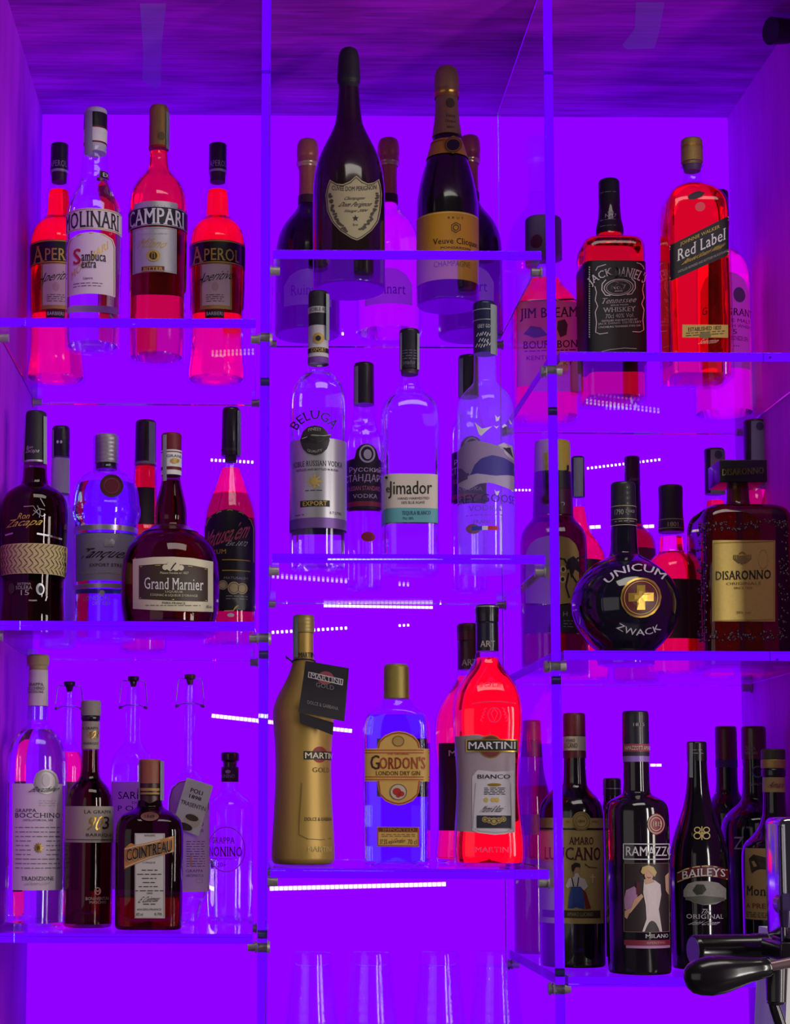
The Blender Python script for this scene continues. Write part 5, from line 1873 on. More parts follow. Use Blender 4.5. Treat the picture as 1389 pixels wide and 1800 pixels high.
b = Bottle('G', 'whisky_bottle', 'pink malt whisky bottle with a pale label, half hidden behind the slant-labelled one', 1047, 800, 0.345, 'R1',
           [(340, 40), (480, 44), (560, 50), (620, 70), (660, 110), (700, 140), (750, 150), (1000, 152), (1400, 152)], mat=CLEAR, lim=40)
b.liquid(640, fluid((3.0, 0.02, 0.7), 1.33))
b.piece('cap', [(330, 38), (336, 46), (500, 48)], mono((40, 28, 56), rough=0.4, coat=0.3), lim=5)
lm = paper((220, 190, 222), 0.6)
l = b.lab(lm, top=[(920, 830), (945, 772), (1000, 740), (1060, 730), (1120, 738), (1165, 768), (1190, 830)], bot=[(920, 1180), (1190, 1180)], ny=10)
b.disc(l, 1136, 846, 30, 38, mono((120, 90, 140)), exact=False)
b.text(l, 'GLEN GRANT', 930, 914, 1196, 950, mono((50, 20, 60)), bold=0.02)
b.text(l, 'SINGLE MALT', 990, 966, 1190, 984, mono((60, 30, 70)))
b.text(l, 'SCOTCH WHISKY', 1000, 994, 1196, 1010, mono((60, 30, 70)))
b.text(l, '5', 1104, 1020, 1124, 1044, mono((60, 30, 70)))
b.lines(l, 1090, 1056, 1180, 1072, 3, mono((60, 30, 70)), w=3, exact=False)
b.text(l, '...', 1108, 1100, 1136, 1106, mono((60, 30, 70)))
b.done()

# ------------------------------------------------------------------ right bay, middle shelf
b = Bottle('H', 'rum_bottle', 'dark rum bottle with a yellow cap and gold picture label, beyond the upright', 178, 800, 0.275, 'R2',
           [(175, 66), (420, 76), (430, 80), (550, 84), (575, 96), (605, 124), (640, 148), (690, 157), (1000, 157), (1290, 157)], mat=thin_glass((0.5, 0.3, 0.42)), lim=40)
b.liquid(560, fluid((0.5, 0.002, 0.06), 1.35))
b.piece('cap', [(166, 66), (172, 75), (330, 79)], mono((190, 164, 60), rough=0.5, grain=0.12), lim=6)
cap = b.last
b.text(None, 'J', 214, 286, 238, 318, INK, on=cap, bold=0.03)
b.piece('neck_foil', [(330, 80), (422, 83)], mono((28, 20, 34), rough=0.4, coat=0.3))
nk = b.last
b.piece('neck_band', [(424, 84), (556, 88)], mono((74, 14, 50), rough=0.35, coat=0.3))
b.text(None, '2', 196, 480, 220, 510, GREY, on=nk)
gl = mono((180, 152, 84), metal=0.2, rough=0.5, grain=0.15)
l = b.lab(gl, top=[(50, 740), (70, 696), (110, 668), (176, 655), (240, 668), (275, 700), (290, 740)], bot=[(60, 1000), (176, 1016), (285, 1000)], ny=12)
dkm = mono((30, 22, 34))
b.poly(l, [(232, 780), (262, 760), (290, 790), (300, 850), (270, 830), (250, 880), (240, 830), (214, 840)], dkm, exact=False)
for p in ([(250, 800), (285, 770), (318, 760)], [(262, 820), (300, 830), (322, 880)], [(246, 850), (280, 900), (262, 950)], [(236, 850), (222, 920), (240, 980)], [(226, 800), (214, 780), (190, 776)]):
    b.stroke(l, p, 10, dkm, exact=False)
for x, y in ((208, 832), (205, 884)):
    b.disc(l, x, y, 17, 19, mono((220, 196, 130)), exact=False)
    b.disc(l, x, y, 9, 11, dkm, exact=False, off=0.0018)
k = b.lab(mono((30, 22, 36)), 40, 300, 1016, 1160, ny=6)
b.text(k, 'H', 208, 1052, 230, 1076, GREY)
b.lines(k, 210, 1100, 262, 1130, 3, GREY, w=3, exact=False)
b.stroke(k, [(60, 1163), (176, 1163), (290, 1163)], 4, GREY, exact=False)
b.done()

b = Bottle('H', 'whisky_bottle', 'red spirit bottle with a grey paper strip over its cap, behind the round black bottle', 290, 700, 0.40, 'R2',
           [(255, 30), (450, 33), (500, 36), (540, 46), (620, 54), (670, 92), (720, 126), (780, 146), (900, 150), (1300, 150)], mat=CLEAR, lim=50)
b.liquid(510, fluid((2.8, 0.01, 0.12), 1.34))
b.piece('cap', [(246, 30), (252, 35), (455, 35)], mono((40, 34, 50), rough=0.5), lim=4)
cap = b.last
b.lab(STRIP, 262, 312, 250, 452, name='tax_strip', on=cap, off=0.0014, nx=10)
b.lab(mono((60, 16, 44)), 150, 430, 776, 1150)
b.done()

b = Bottle('H', 'herbal_bitter_bottle', 'round black bitter bottle with a gold cross on a red disc', 530, 1000, 0.10, 'R2',
           [(390, 60), (600, 64), (612, 68), (740, 72), (765, 84), (790, 134), (820, 182), (865, 232), (920, 268), (980, 286), (1030, 289), (1090, 280), (1150, 254), (1200, 216), (1245, 170), (1262, 150)],
           mat=mono((20, 14, 34), rough=0.08, coat=0.7), lim=30, heel=4)
b.piece('cap', [(382, 58), (390, 66), (480, 67), (600, 69)], mono((30, 26, 36), rough=0.45, coat=0.2), ribs=8, rib_depth=0.012, lim=5)
cap = b.last
for yy in (498, 566, 598):
    b.wrap(mono((196, 180, 140)), yy, yy + 3, 'cap_ring', on=cap, off=0.0006)
b.text(None, '1790', 476, 518, 522, 546, GREY, on=cap)
b.text(None, 'ZWACK', 532, 520, 580, 536, GREY, on=cap)
b.lines(None, 476, 580, 580, 580, 1, GREY, w=3, on=cap, exact=False)
cw = mono((214, 204, 220))
b.arc_text(None, 'UNICUM', 592, 1020, 192, 178, -50, 43, 38, cw, bold=0.02)
b.arc_text(None, 'ZWACK', 610, 980, 208, 198, -38, 32, 34, cw, bold=0.02, flip=True, name='lower_lettering')
d = b.lab(GOLD, top=[(506, 980), (516, 934), (545, 896), (580, 880), (612, 876), (645, 880), (682, 898), (710, 936), (720, 980)],
          bot=[(506, 980), (516, 1026), (545, 1064), (580, 1082), (612, 1086), (645, 1082), (682, 1064), (710, 1026), (720, 980)], name='medallion', off=0.0012, exact=True, nx=24)
b.disc(d, 613, 981, 97, 95, mono((92, 22, 34), rough=0.4), off=0.0020, n=40)
b.ring(d, 613, 981, 88, 87, 3, GOLDINK, off=0.0026, n=40)
a, c = 22, 62
b.poly(d, [(613 - a, 978 - c), (613 + a, 978 - c), (613 + a, 978 - a), (613 + c + 4, 978 - a), (613 + c + 4, 978 + a), (613 + a, 978 + a), (613 + a, 978 + c + 4), (613 - a, 978 + c + 4), (613 - a, 978 + a), (613 - c - 4, 978 + a), (613 - c - 4, 978 - a), (613 - a, 978 - a)], GOLD, off=0.0030)
b.done()

b = Bottle('H', 'whisky_bottle', 'dark-necked amber bottle behind the neck of the round black bottle', 574, 700, 0.415, 'R2',
           [(254, 36), (400, 36), (600, 42), (625, 70), (660, 104), (700, 118), (800, 120), (1300, 120)], mat=thin_glass((0.8, 0.55, 0.6)), lim=40)
b.liquid(600, fluid((1.6, 0.02, 0.06), 1.34))
b.piece('cap', [(246, 36), (252, 42), (395, 42)], mono((70, 20, 44), rough=0.35, coat=0.4), lim=4)
cap = b.last
b.text(None, 'Scotch', 554, 352, 600, 370, GREY, on=cap, shear=0.3)
b.piece('neck_foil', [(396, 40), (596, 44)], mono((40, 18, 44), rough=0.4))
b.lab(mono((90, 56, 60), grain=0.15), 462, 688, 716, 1100)
b.done()

b = Bottle('H', 'liqueur_bottle', 'pink-red bottle with a dark cap ringed in gold, between the black and the textured bottles', 772, 700, 0.275, 'R2',
           [(412, 60), (640, 66), (660, 68), (740, 70), (752, 84), (790, 124), (840, 142), (900, 146), (1300, 144)], mat=CLEAR, lim=40)
b.liquid(745, fluid((2.8, 0.01, 0.06), 1.34))
b.liquid(665, fluid((3.0, 0.05, 0.7), 1.33), bottom=744)
b.piece('cap', [(398, 58), (406, 65), (500, 63), (560, 65), (612, 69), (640, 68)], mono((44, 26, 44), rough=0.45, coat=0.2), lim=6)
cap = b.last
for yy in (566, 612):
    b.wrap(mono((200, 170, 130)), yy, yy + 4, 'cap_ring', on=cap, off=0.0006)
b.text(None, '1801', 752, 584, 808, 608, mono((216, 190, 150)), on=cap, bold=0.02)
b.lab(mono((60, 10, 40)), 640, 900, 880, 1190)
b.done()

b = Bottle('H', 'almond_liqueur_bottle', 'textured square dark red bottle with a gold foil label and block cap', 1128, 900, 0.155, 'R2',
           [(400, 58), (500, 62), (506, 80, 3), (514, 150, 5), (526, 206, 6), (560, 236, 7), (620, 242, 8), (900, 244, 8), (1290, 246, 8)],
           mat=thin_glass((0.55, 0.36, 0.42), gloss=1.3), lim=22, square=True, seg=96)
# pressed pattern of the glass: a raised wreath of little lumps round the front face
rnd = random.Random(11)
gl_ = []
fx0, fx1, fy0, fy1 = 905, 1380, 580, 1205
for i in range(330):
    t = rnd.random()
    side = rnd.randrange(4)
    wv = rnd.uniform(0, 52)
    if side == 0:
        x, y = fx0 + t * (fx1 - fx0), fy0 + wv
    elif side == 1:
        x, y = fx0 + t * (fx1 - fx0), fy1 - wv
    elif side == 2:
        x, y = fx0 + wv, fy0 + t * (fy1 - fy0)
    else:
        x, y = fx1 - wv, fy0 + t * (fy1 - fy0)
    p = Vector(b.spot(x, y, 0.0, b.body, True))
    r = rnd.uniform(0.0010, 0.0024)
    v = [tuple(p + Vector((r * math.sin(q) * math.cos(e), -r * 0.8 * math.cos(q), r * math.sin(q) * math.sin(e)))) for q in (0.5, 1.1, 1.57) for e in [k * PI / 4 for k in range(8)]]
    v.append(tuple(p + Vector((0, -r * 0.8, 0))))
    f = [(24, k, (k + 1) % 8) for k in range(8)] + [(a * 8 + k, a * 8 + 8 + k, a * 8 + 8 + (k + 1) % 8, a * 8 + (k + 1) % 8) for a in (0, 1) for k in range(8)]
    gl_.append((v, f))
v, f = merge(*gl_)
link('glass_relief', v, f, mono((50, 10, 22), rough=0.08, coat=1.0), b.root)
b.liquid(520, fluid((0.20, 0.001, 0.02), 1.35))
z = lambda y: b.z_at(y, b.Y)
u = b.Y / F / b.fr[2] * b.ca
b.piece('neck_foil', [(396, 56), (404, 58), (490, 60)], GOLD, lim=3, rot=0)
# block cap: a low square slab whose front reads toward us
hw, hz0, hz1 = 128 * u, z(398), z(284)
g, gf = box_geo(-hw, hw, -hw, hw, hz0, hz1, 0.0012)
ang = -b.phi
ca, sa = math.cos(ang), math.sin(ang)
g = [(x * ca - y * sa, x * sa + y * ca, zz) for x, y, zz in g]
cap = link('cap', g, gf, mono((24, 20, 26), rough=0.35, coat=0.3), b.root)
cp = Prof([(hz1 + 0.001, hw, 40, 1.0), (hz0 - 0.001, hw, 40, 1.0)], ang)
b.text(cap, 'DISARONNO', 1042, 306, 1242, 340, mono((230, 200, 120)), exact=True, bold=0.03, on=cp, off=0.0026)
gold = mono((206, 178, 96), rough=0.38, metal=0.55, grain=0.12, scale=300)
l = b.lab(gold, 988, 1308, 682, 1104, ny=6, off=0.0012)
b.frame(l, 996, 690, 1300, 1096, 4, mono((150, 120, 60)), exact=True, off=0.0018)
cr = mono((120, 92, 44))
b.poly(l, [(1122, 760), (1120, 790), (1140, 808), (1160, 790), (1158, 760)], cr, off=0.0018)
for sx in (-1, 1):
    for q in (24, 34, 44):
        b.stroke(l, [(1140 + sx * 14, 800), (1140 + sx * q, 776), (1140 + sx * (q - 2), 756)], 6, cr, off=0.0018)
b.stroke(l, [(1124, 752), (1140, 742), (1156, 752)], 8, cr, off=0.0018)
b.text(l, 'DISARONNO', 1006, 838, 1284, 884, mono((44, 34, 22)), exact=True, bold=0.03, off=0.0019)
b.text(l, 'ORIGINALE', 1060, 898, 1236, 912, cr, exact=True, off=0.0019)
b.text(l, 'SINCE 1525', 1098, 922, 1190, 934, cr, exact=True, off=0.0019)
b.ring(l, 1246, 780, 26, 50, 4, mono((170, 142, 80)), off=0.0018)
b.text(l, '28% vol', 1110, 1050, 1180, 1062, cr, exact=True, off=0.0019)
b.done()


def stripcap(cx, y0, y1, hw, label, back, pts, liq, lev):
    b = Bottle('H', 'whisky_bottle', label, cx, 500, back, 'R2', pts, mat=CLEAR, lim=40)
    b.liquid(lev, liq)
    b.piece('cap', [(y0, hw - 5), (y0 + 6, hw), (y1, hw)], mono((34, 26, 44), rough=0.4, coat=0.3), lim=5)
    cap = b.last
    s = b.lab(STRIP, cx - hw * 0.45, cx + hw * 0.98, y0 + 2, y1, name='tax_strip', on=cap, off=0.0012, nx=12)
    b.disc(s, cx + hw * 0.3, y0 + 30, 20, 22, mono((70, 74, 92)), on=cap, off=0.0020, exact=False)
    b.done()


stripcap(1000, 206, 440, 54, 'red spirit bottle with a short grey-stripped cap, left behind the block-capped bottle', 0.34,
         [(210, 46), (440, 50), (470, 52), (560, 62), (620, 84), (700, 90), (1300, 90)], fluid((2.8, 0.01, 0.1), 1.34), 476)
stripcap(1214, 58, 400, 60, 'red spirit bottle with a tall grey-stripped cap, right behind the block-capped bottle', 0.33,
         [(62, 50), (400, 58), (420, 70), (470, 78), (510, 104), (560, 116), (1300, 116)], fluid((2.9, 0.02, 0.3), 1.33), 424)

# ------------------------------------------------------------------ right bay, lowest shelf
b = Bottle('I', 'herbal_bitter_bottle', 'dark bitter bottle with an olive-cream picture label, next to the upright', 257, 1000, 0.155, 'R3',
           [(292, 50), (500, 52), (620, 56), (648, 62), (680, 92), (715, 124), (760, 138), (820, 140), (1200, 140), (1545, 139)], mat=mono((24, 14, 26), rough=0.12, coat=0.5), lim=40, heel=9)
b.piece('cap', [(288, 50), (293, 55), (392, 55)], mono((120, 30, 46), rough=0.45, coat=0.2), ribs=4, rib_depth=0.015, lim=4)
cap = b.last
k = b.piece('neck_label', [(402, 55.5), (470, 56)], CREAM)
nl = b.last
b.text(k, 'AMARO', 206, 412, 252, 428, mono((60, 24, 24)), on=nl, bold=0.02)
b.text(k, 'LUCANO', 200, 432, 264, 456, mono((60, 24, 24)), on=nl, bold=0.02)
b.piece('neck_foil', [(392, 55), (401, 55)], DRED)
b.piece('neck_foil', [(471, 56), (506, 57)], DRED)
ol = mono((176, 152, 92), rough=0.6, grain=0.14)
l = b.lab(ol, 116, 392, 850, 1312, ny=10)
l0 = b.lab(ol, 116, 392, 797, 846, name='label_band', parent=l)
b.stroke(l, [(118 + 272 * i / 20, 852) for i in range(21)], 5, INK, exact=False)
b.disc(l, 283, 812, 46, 46, ol, off=0.0012)
b.ring(l, 283, 812, 42, 42, 4, mono((130, 100, 50)), off=0.0016)
b.ring(l, 283, 812, 30, 30, 3, mono((130, 100, 50)), off=0.0016)
b.text(l, '1894', 266, 806, 300, 820, mono((60, 40, 24)), off=0.0018, exact=True)
b.text(l, 'DAL', 208, 810, 228, 820, mono((90, 66, 36)))
b.text(l, 'AMARO', 332, 808, 366, 820, mono((90, 66, 36)))
dr = mono((76, 22, 30))
b.text(l, 'AMARO', 222, 890, 342, 926, dr, bold=0.04)
b.text(l, 'LUCANO', 140, 940, 376, 1002, dr, bold=0.05)
# printed figure of a country woman
b.disc(l, 258, 1052, 17, 20, mono((186, 140, 110)), name='figure')
b.poly(l, [(236, 1052), (234, 1028), (252, 1014), (276, 1018), (280, 1036), (262, 1034), (248, 1044), (246, 1062)], mono((40, 26, 26)), name='figure', off=0.0016)
b.poly(l, [(252, 1066), (268, 1066), (276, 1086), (300, 1094), (316, 1130), (296, 1150), (286, 1130), (280, 1140), (236, 1140), (226, 1126), (216, 1140), (206, 1128), (222, 1092), (248, 1084)], mono((212, 200, 202)), name='figure', off=0.0014)
b.poly(l, [(234, 1132), (282, 1132), (296, 1190), (300, 1238), (218, 1238), (224, 1180)], mono((44, 70, 150)), name='figure', off=0.0018)
b.poly(l, [(282, 1136), (292, 1160), (304, 1238), (330, 1236), (306, 1160)], mono((130, 30, 40)), name='figure', off=0.0016)
b.stroke(l, [(236, 1088), (246, 1130)], 5, INK, name='figure', off=0.0020)
b.stroke(l, [(270, 1086), (264, 1130)], 5, INK, name='figure', off=0.0020)
b.stroke(l, [(300, 1020), (320, 1036), (360, 1040)], 4, mono((90, 66, 36)), name='figure')
b.stroke(l, [(338, 1070), (338, 1112)], 6, mono((220, 200, 150)), name='figure')
b.stroke(l, [(326, 1084), (352, 1084)], 6, mono((220, 200, 150)), name='figure')
k = b.lab(mono((60, 46, 34)), 130, 376, 1248, 1284, parent=l, name='title_bar', off=0.0009, nx=16)
b.text(l, 'AMARO LUCANO', 214, 1256, 340, 1276, ol, off=0.0014)
b.done()

b = Bottle('I', 'liqueur_bottle', 'small dark bottle with a black cap between the two front bitter bottles', 435, 800, 0.34, 'R3',
           [(610, 40), (690, 42), (720, 44), (780, 60), (840, 90), (920, 94), (1560, 94)], mat=DARKGLASS, lim=30)
b.piece('cap', [(604, 38), (609, 44), (688, 45)], mono((34, 26, 40), rough=0.4, coat=0.4), lim=4)
b.wrap(SILVER, 652, 656, 'cap_ring', on=b.last, off=0.0006)
b.lab(STRIP, 392, 402, 608, 720, name='tax_strip', on=b.last, off=0.0012, nx=4)
b.done()

b = Bottle('I', 'herbal_bitter_bottle', 'black bitter bottle with a red round seal and a printed poster', 558, 1000, 0.055, 'R3',
           [(290, 58), (495, 62), (525, 63), (660, 64), (682, 70), (700, 112), (722, 142), (760, 154), (900, 155), (1560, 153)],
           mat=mono((20, 13, 24), rough=0.1, coat=0.6), lim=22, heel=8)
b.piece('cap', [(278, 58), (284, 65), (436, 66)], mono((30, 24, 44), rough=0.4, coat=0.3), ribs=6, rib_depth=0.015, lim=5)
cap = b.last
b.text(None, '1815', 536, 334, 590, 350, GREY, on=cap)
k = b.piece('neck_label', [(438, 65.5), (476, 66)], mono((150, 60, 84), rough=0.5))
b.text(k, 'RAMAZZOTTI AMARO', 494, 446, 618, 466, CREAM, on=b.last)
b.piece('neck_foil', [(477, 65.5), (496, 65.5)], mono((50, 34, 60)))
b.piece('neck_band', [(497, 65), (525, 65)], mono((150, 110, 200), rough=0.3))
sd = b.lab(mono((140, 34, 56), rough=0.45), top=[(602, 827), (612, 796), (630, 780), (648, 774), (666, 780), (684, 798), (692, 827)],
           bot=[(602, 827), (612, 858), (630, 874), (648, 880), (666, 874), (684, 858), (692, 827)], name='seal', off=0.0010, exact=True, nx=16)
b.ring(sd, 647, 827, 40, 46, 3, CREAM, off=0.0016)
b.ring(sd, 647, 827, 28, 33, 3, CREAM, off=0.0016)
b.text(sd, '1815', 632, 814, 674, 838, CREAM, exact=True, off=0.0018, bold=0.02)
cw = mono((206, 198, 206))
b.frame(None, 488, 924, 712, 998, 5, cw)
b.text(None, 'RAMAZZOTTI', 500, 936, 756, 982, cw, bold=0.03)
b.frame(None, 490, 1018, 712, 1352, 3, mono((120, 96, 80)))
# printed poster: a woman in a pale dress raising a glass
ps = mono((44, 26, 34))
po = b.lab(ps, 494, 708, 1022, 1350, name='poster', ny=10, off=0.0004)
sk = mono((196, 150, 126)); dress = mono((206, 190, 192), grain=0.12); hair = mono((190, 160, 104)); lil = mono((170, 120, 166), grain=0.12)
b.poly(po, [(500, 1150), (540, 1130), (560, 1150), (552, 1200), (520, 1260), (494, 1240), (492, 1190)], lil, name='figure')
b.poly(po, [(494, 1250), (520, 1262), (586, 1180), (576, 1166), (540, 1196), (516, 1262), (505, 1290), (494, 1280)], sk, name='figure', off=0.0014)
b.poly(po, [(588, 1096), (640, 1100), (668, 1120), (672, 1170), (660, 1240), (676, 1350), (580, 1350), (600, 1290), (596, 1220), (584, 1160)], dress, name='figure', off=0.0013)
b.poly(po, [(600, 1084), (626, 1090), (640, 1108), (598, 1120), (588, 1104)], sk, name='figure', off=0.0016)
b.disc(po, 612, 1072, 22, 27, sk, name='figure', off=0.0018)
b.poly(po, [(572, 1060), (580, 1036), (610, 1026), (636, 1036), (650, 1062), (640, 1084), (632, 1060), (610, 1048), (590, 1052), (584, 1072)], hair, name='figure', off=0.0022)
b.stroke(po, [(604, 1084), (612, 1089), (622, 1085)], 4, mono((150, 40, 50)), name='figure', off=0.0022)
b.poly(po, [(550, 1110), (572, 1110), (570, 1170), (552, 1170)], mono((80, 20, 30)), name='figure', off=0.0016)
b.poly(po, [(690, 1080), (708, 1060), (708, 1170), (694, 1150)], sk, name='figure')
b.text(None, 'MILANO', 594, 1363, 706, 1381, cw, bold=0.02)
k = b.lab(mono((120, 24, 52)), 490, 716, 1392, 1418, name='label_band', nx=16)
b.lab(lil, 500, 716, 1419, 1432, name='label_band', nx=16)
b.text(k, 'APERITIVO', 600, 1400, 690, 1410, mono((206, 130, 150)))
b.done()

b = Bottle('I', 'cream_liqueur_bottle', 'black sloping-shouldered cream liqueur bottle with an arched red banner', 856, 1000, 0.13, 'R3',
           [(432, 46), (520, 47), (600, 50), (680, 58), (740, 72), (800, 92), (860, 114), (930, 134), (1000, 145), (1080, 147), (1300, 145), (1545, 142)],
           mat=mono((18, 12, 22), rough=0.1, coat=0.6), lim=60, heel=8)
b.piece('cap', [(426, 44), (431, 49), (520, 49)], mono((26, 20, 32), rough=0.35, coat=0.4), lim=4)
cap = b.last
b.lines(None, 826, 466, 880, 482, 2, GREY, w=3, on=cap, exact=False)
b.lab(STRIP, 808, 826, 430, 600, name='tax_strip', off=0.003, nx=5)
gi = mono((214, 190, 120))
for x0 in (848, 892):
    b.ring(None, x0, 855, 17, 15, 5, gi)
    b.ring(None, x0, 884, 19, 17, 5, gi)
b.stroke(None, [(870, 838), (870, 904)], 5, gi)
b.stroke(None, [(846, 870), (894, 870)], 5, gi)
ban = b.lab(mono((96, 22, 32), rough=0.45), top=[(746, 1064), (790, 1042), (840, 1030), (890, 1026), (940, 1030), (1000, 1046)], bot=[(746, 1116), (790, 1098), (840, 1086), (890, 1082), (940, 1086), (1000, 1100)],
            name='banner', off=0.0010, exact=True, ny=4)
b.stroke(ban, [(750, 1066), (790, 1047), (840, 1035), (890, 1031), (940, 1035), (994, 1050)], 5, gi, off=0.0015)
b.stroke(ban, [(750, 1110), (790, 1093), (840, 1081), (890, 1077), (940, 1081), (994, 1094)], 5, gi, off=0.0015)
b.text(ban, 'BAILEYS', 774, 1042, 984, 1080, WHITE, exact=True, bold=0.02, arc=10, slope=-0.06, off=0.0016)
pic = b.lab(mono((150, 146, 140), grain=0.3, scale=300), top=[(780, 1150), (800, 1118), (840, 1106), (900, 1104), (950, 1112), (988, 1140)], bot=[(780, 1180), (820, 1206), (880, 1222), (940, 1216), (988, 1190)], name='picture', exact=True)
b.poly(pic, [(826, 1150), (846, 1120), (880, 1122), (892, 1146), (872, 1168), (846, 1172)], mono((52, 54, 44)), off=0.0014)
b.lab(mono((96, 96, 88)), top=[(790, 1182), (880, 1176), (980, 1184)], bot=[(800, 1198), (880, 1218), (970, 1200)], name='picture', off=0.0012, exact=True)
b.text(None, 'The', 868, 1240, 914, 1262, cw, shear=0.3)
b.text(None, 'ORIGINAL', 794, 1266, 974, 1288, cw, bold=0.01)
b.text(None, 'Irish Cream', 824, 1296, 956, 1318, cw, shear=0.35)
b.done()

b = Bottle('I', 'liqueur_bottle', 'dark bottle with a red cap and purple neck band, behind the sloping black bottle', 998, 900, 0.36, 'R3',
           [(358, 50), (550, 53), (650, 54), (680, 60), (710, 84), (750, 106), (800, 112), (1500, 112)], mat=mono((26, 16, 30), rough=0.14, coat=0.5), lim=40)
b.piece('cap', [(352, 48), (358, 54), (514, 54)], mono((110, 22, 44), rough=0.4, coat=0.3), ribs=4, rib_depth=0.02, lim=4)
b.piece('neck_band', [(515, 54.5), (552, 54.5)], mono((80, 50, 120)))
b.done()

b = Bottle('I', 'rhubarb_bitter_bottle', 'dark broad-shouldered bottle with a plain red-brown cap, behind the tan-labelled bottle', 1134, 900, 0.26, 'R3',
           [(358, 56), (520, 58), (690, 62), (720, 76), (752, 116), (785, 150), (820, 168), (880, 172), (1500, 170)], mat=mono((22, 14, 26), rough=0.12, coat=0.5), lim=36)
b.piece('cap', [(352, 54), (358, 61), (512, 62)], mono((96, 26, 40), rough=0.3, coat=0.5), lim=5)
cap = b.last
b.text(None, 'ZUCCA', 1082, 450, 1130, 466, GREY, on=cap)
b.text(None, 'RABARBARO', 1080, 474, 1140, 488, GREY, on=cap)
b.ring(None, 1142, 572, 30, 30, 8, mono((90, 90, 130)), exact=False)
b.text(None, 'QUALITY', 1104, 626, 1166, 640, GREY)
b.text(None, 'DAL', 1086, 838, 1110, 848, GREY)
b.poly(None, [(1128, 824), (1148, 820), (1146, 874), (1130, 876)], GREY)
b.text(None, 'Zucca', 1024, 890, 1230, 952, cw, bold=0.0)
b.done()

b = Bottle('I', 'herbal_bitter_bottle', 'dark bitter bottle with a tan label and olive cap, behind the coffee machine', 1230, 1000, 0.12, 'R3',
           [(466, 50), (560, 54), (600, 52), (670, 54), (760, 56), (800, 64), (850, 84), (890, 120), (915, 150), (950, 164), (1000, 168), (1545, 166)], mat=mono((24, 16, 28), rough=0.1, coat=0.6), lim=36)
b.piece('cap', [(462, 54), (467, 60), (514, 60)], mono((74, 68, 42), rough=0.5, grain=0.15), ribs=0, lim=4)
b.piece('neck_ring', [(514, 60), (518, 62), (552, 62), (556, 60)], GOLDM, lim=3)
b.piece('neck_ring', [(558, 56), (564, 60), (594, 60), (598, 54)], BLACK, lim=3)
k = b.piece('neck_label', [(600, 55), (672, 57)], mono((180, 150, 96), grain=0.15))
b.text(k, 'Amaro', 1198, 620, 1272, 650, mono((120, 50, 40)), on=b.last, shear=0.3)
tan = mono((170, 136, 88), rough=0.6, grain=0.14)
l = b.lab(tan, top=[(1078, 946), (1384, 946)], bot=[(1074, 1296), (1384, 1296)], ny=8)
b.poly(l, [(1096, 1000), (1120, 976), (1180, 990), (1240, 980), (1300, 1004), (1290, 1060), (1200, 1080), (1110, 1066)], mono((54, 40, 36)), exact=False)
b.text(l, 'Montenegro', 1086, 1132, 1378, 1192, mono((40, 26, 26)), bold=0.03)
b.text(l, 'A PREMIATA', 1084, 1216, 1330, 1240, mono((130, 30, 40)), bold=0.02)
b.lines(l, 1084, 1262, 1360, 1282, 3, mono((90, 66, 40)), w=4, exact=False)
b.done()

b = Bottle('I', 'liqueur_bottle', 'dark red bottle with a bright red cap seen through the upright beside the red vermouth', 80, 900, 0.385, 'R3',
           [(326, 42), (420, 48), (520, 54), (600, 62), (660, 82), (720, 92), (1000, 92), (1500, 92)], mat=thin_glass((0.5, 0.3, 0.45)), lim=40)
b.piece('cap', [(322, 40), (328, 46), (418, 48)], mono((180, 30, 60), rough=0.4), lim=4)
b.piece('neck_foil', [(420, 49), (500, 53)], mono((60, 26, 60), rough=0.45))
b.liquid(640, fluid((1.0, 0.002, 0.15), 1.34))
b.lab(mono((50, 20, 54)), -14, 154, 780, 880)
b.done()

# ------------------------------------------------------------------ upturned glasses under the middle shelves
GLS = thin_glass((0.985, 0.98, 1.0), gloss=0.5, rough=0.01)
gs = [(548, 'leftmost of the clear upturned tumblers under the LED strip'), (652, 'clear upturned tumbler, second from the left under the LED strip'),
      (772, 'clear upturned tumbler, third from the left under the LED strip'), (872, 'clear upturned tumbler nearest the right upright, below the middle shelves')]
for px, lb in gs:
    Yg = D + 0.20
    base = P(px, 1672, Yg)
    h = base.z - ZB - 0.0004
    r0, r1, t = 0.027, 0.040, 0.0022
    side = [(h - 0.005 - (h - 0.006) * i / 44, (r0 + (r1 - r0) * i / 44) * (1 + 0.012 * math.sin(i * 1.35) * (i > 1))) for i in range(45)]
    pr = [(h, 0.0), (h, r0 - 0.004), (h - 0.0015, r0 - 0.001)] + side + [(0.0, r1), (0.0, r1 - t), (h - 0.018, r0 - t), (h - 0.020, r0 - 0.007), (h - 0.021, 0.0)]
    seg = 40
    V, Fc = [], []
    for zz, r in pr:
        V += [(max(r, 1e-5) * math.sin(2 * PI * i / seg), -max(r, 1e-5) * math.cos(2 * PI * i / seg), zz) for i in range(seg)]
    for i in range(len(pr) - 1):
        for j in range(seg):
            a, c = i * seg + j, i * seg + (j + 1) % seg
            Fc.append((a, a + seg, c + seg, c))
    o = link('tumbler', V, Fc, GLS, angle=40)
    o.location = (base.x, Yg, ZB + 0.0004)
    tag(o, lb, 'glass', 'upturned tumblers')

# ------------------------------------------------------------------ the coffee machine cut by the right edge
YM = 1.62


def M(px, py, y=YM):
    return P(px, py, y)


CHROME = mono((196, 190, 206), rough=0.12, metal=1.0)
BK = mono((26, 20, 28), rough=0.22, coat=0.5)
K = YM / F
o0 = M(1400, 1600)
em = empty('espresso_machine', (o0.x, YM, o0.z), 'chrome and black coffee machine cut off by the right edge, below the bitter bottles', 'coffee machine')


def loc(px, py, dy=0.0):
    return M(px, py, YM + dy) - em.location


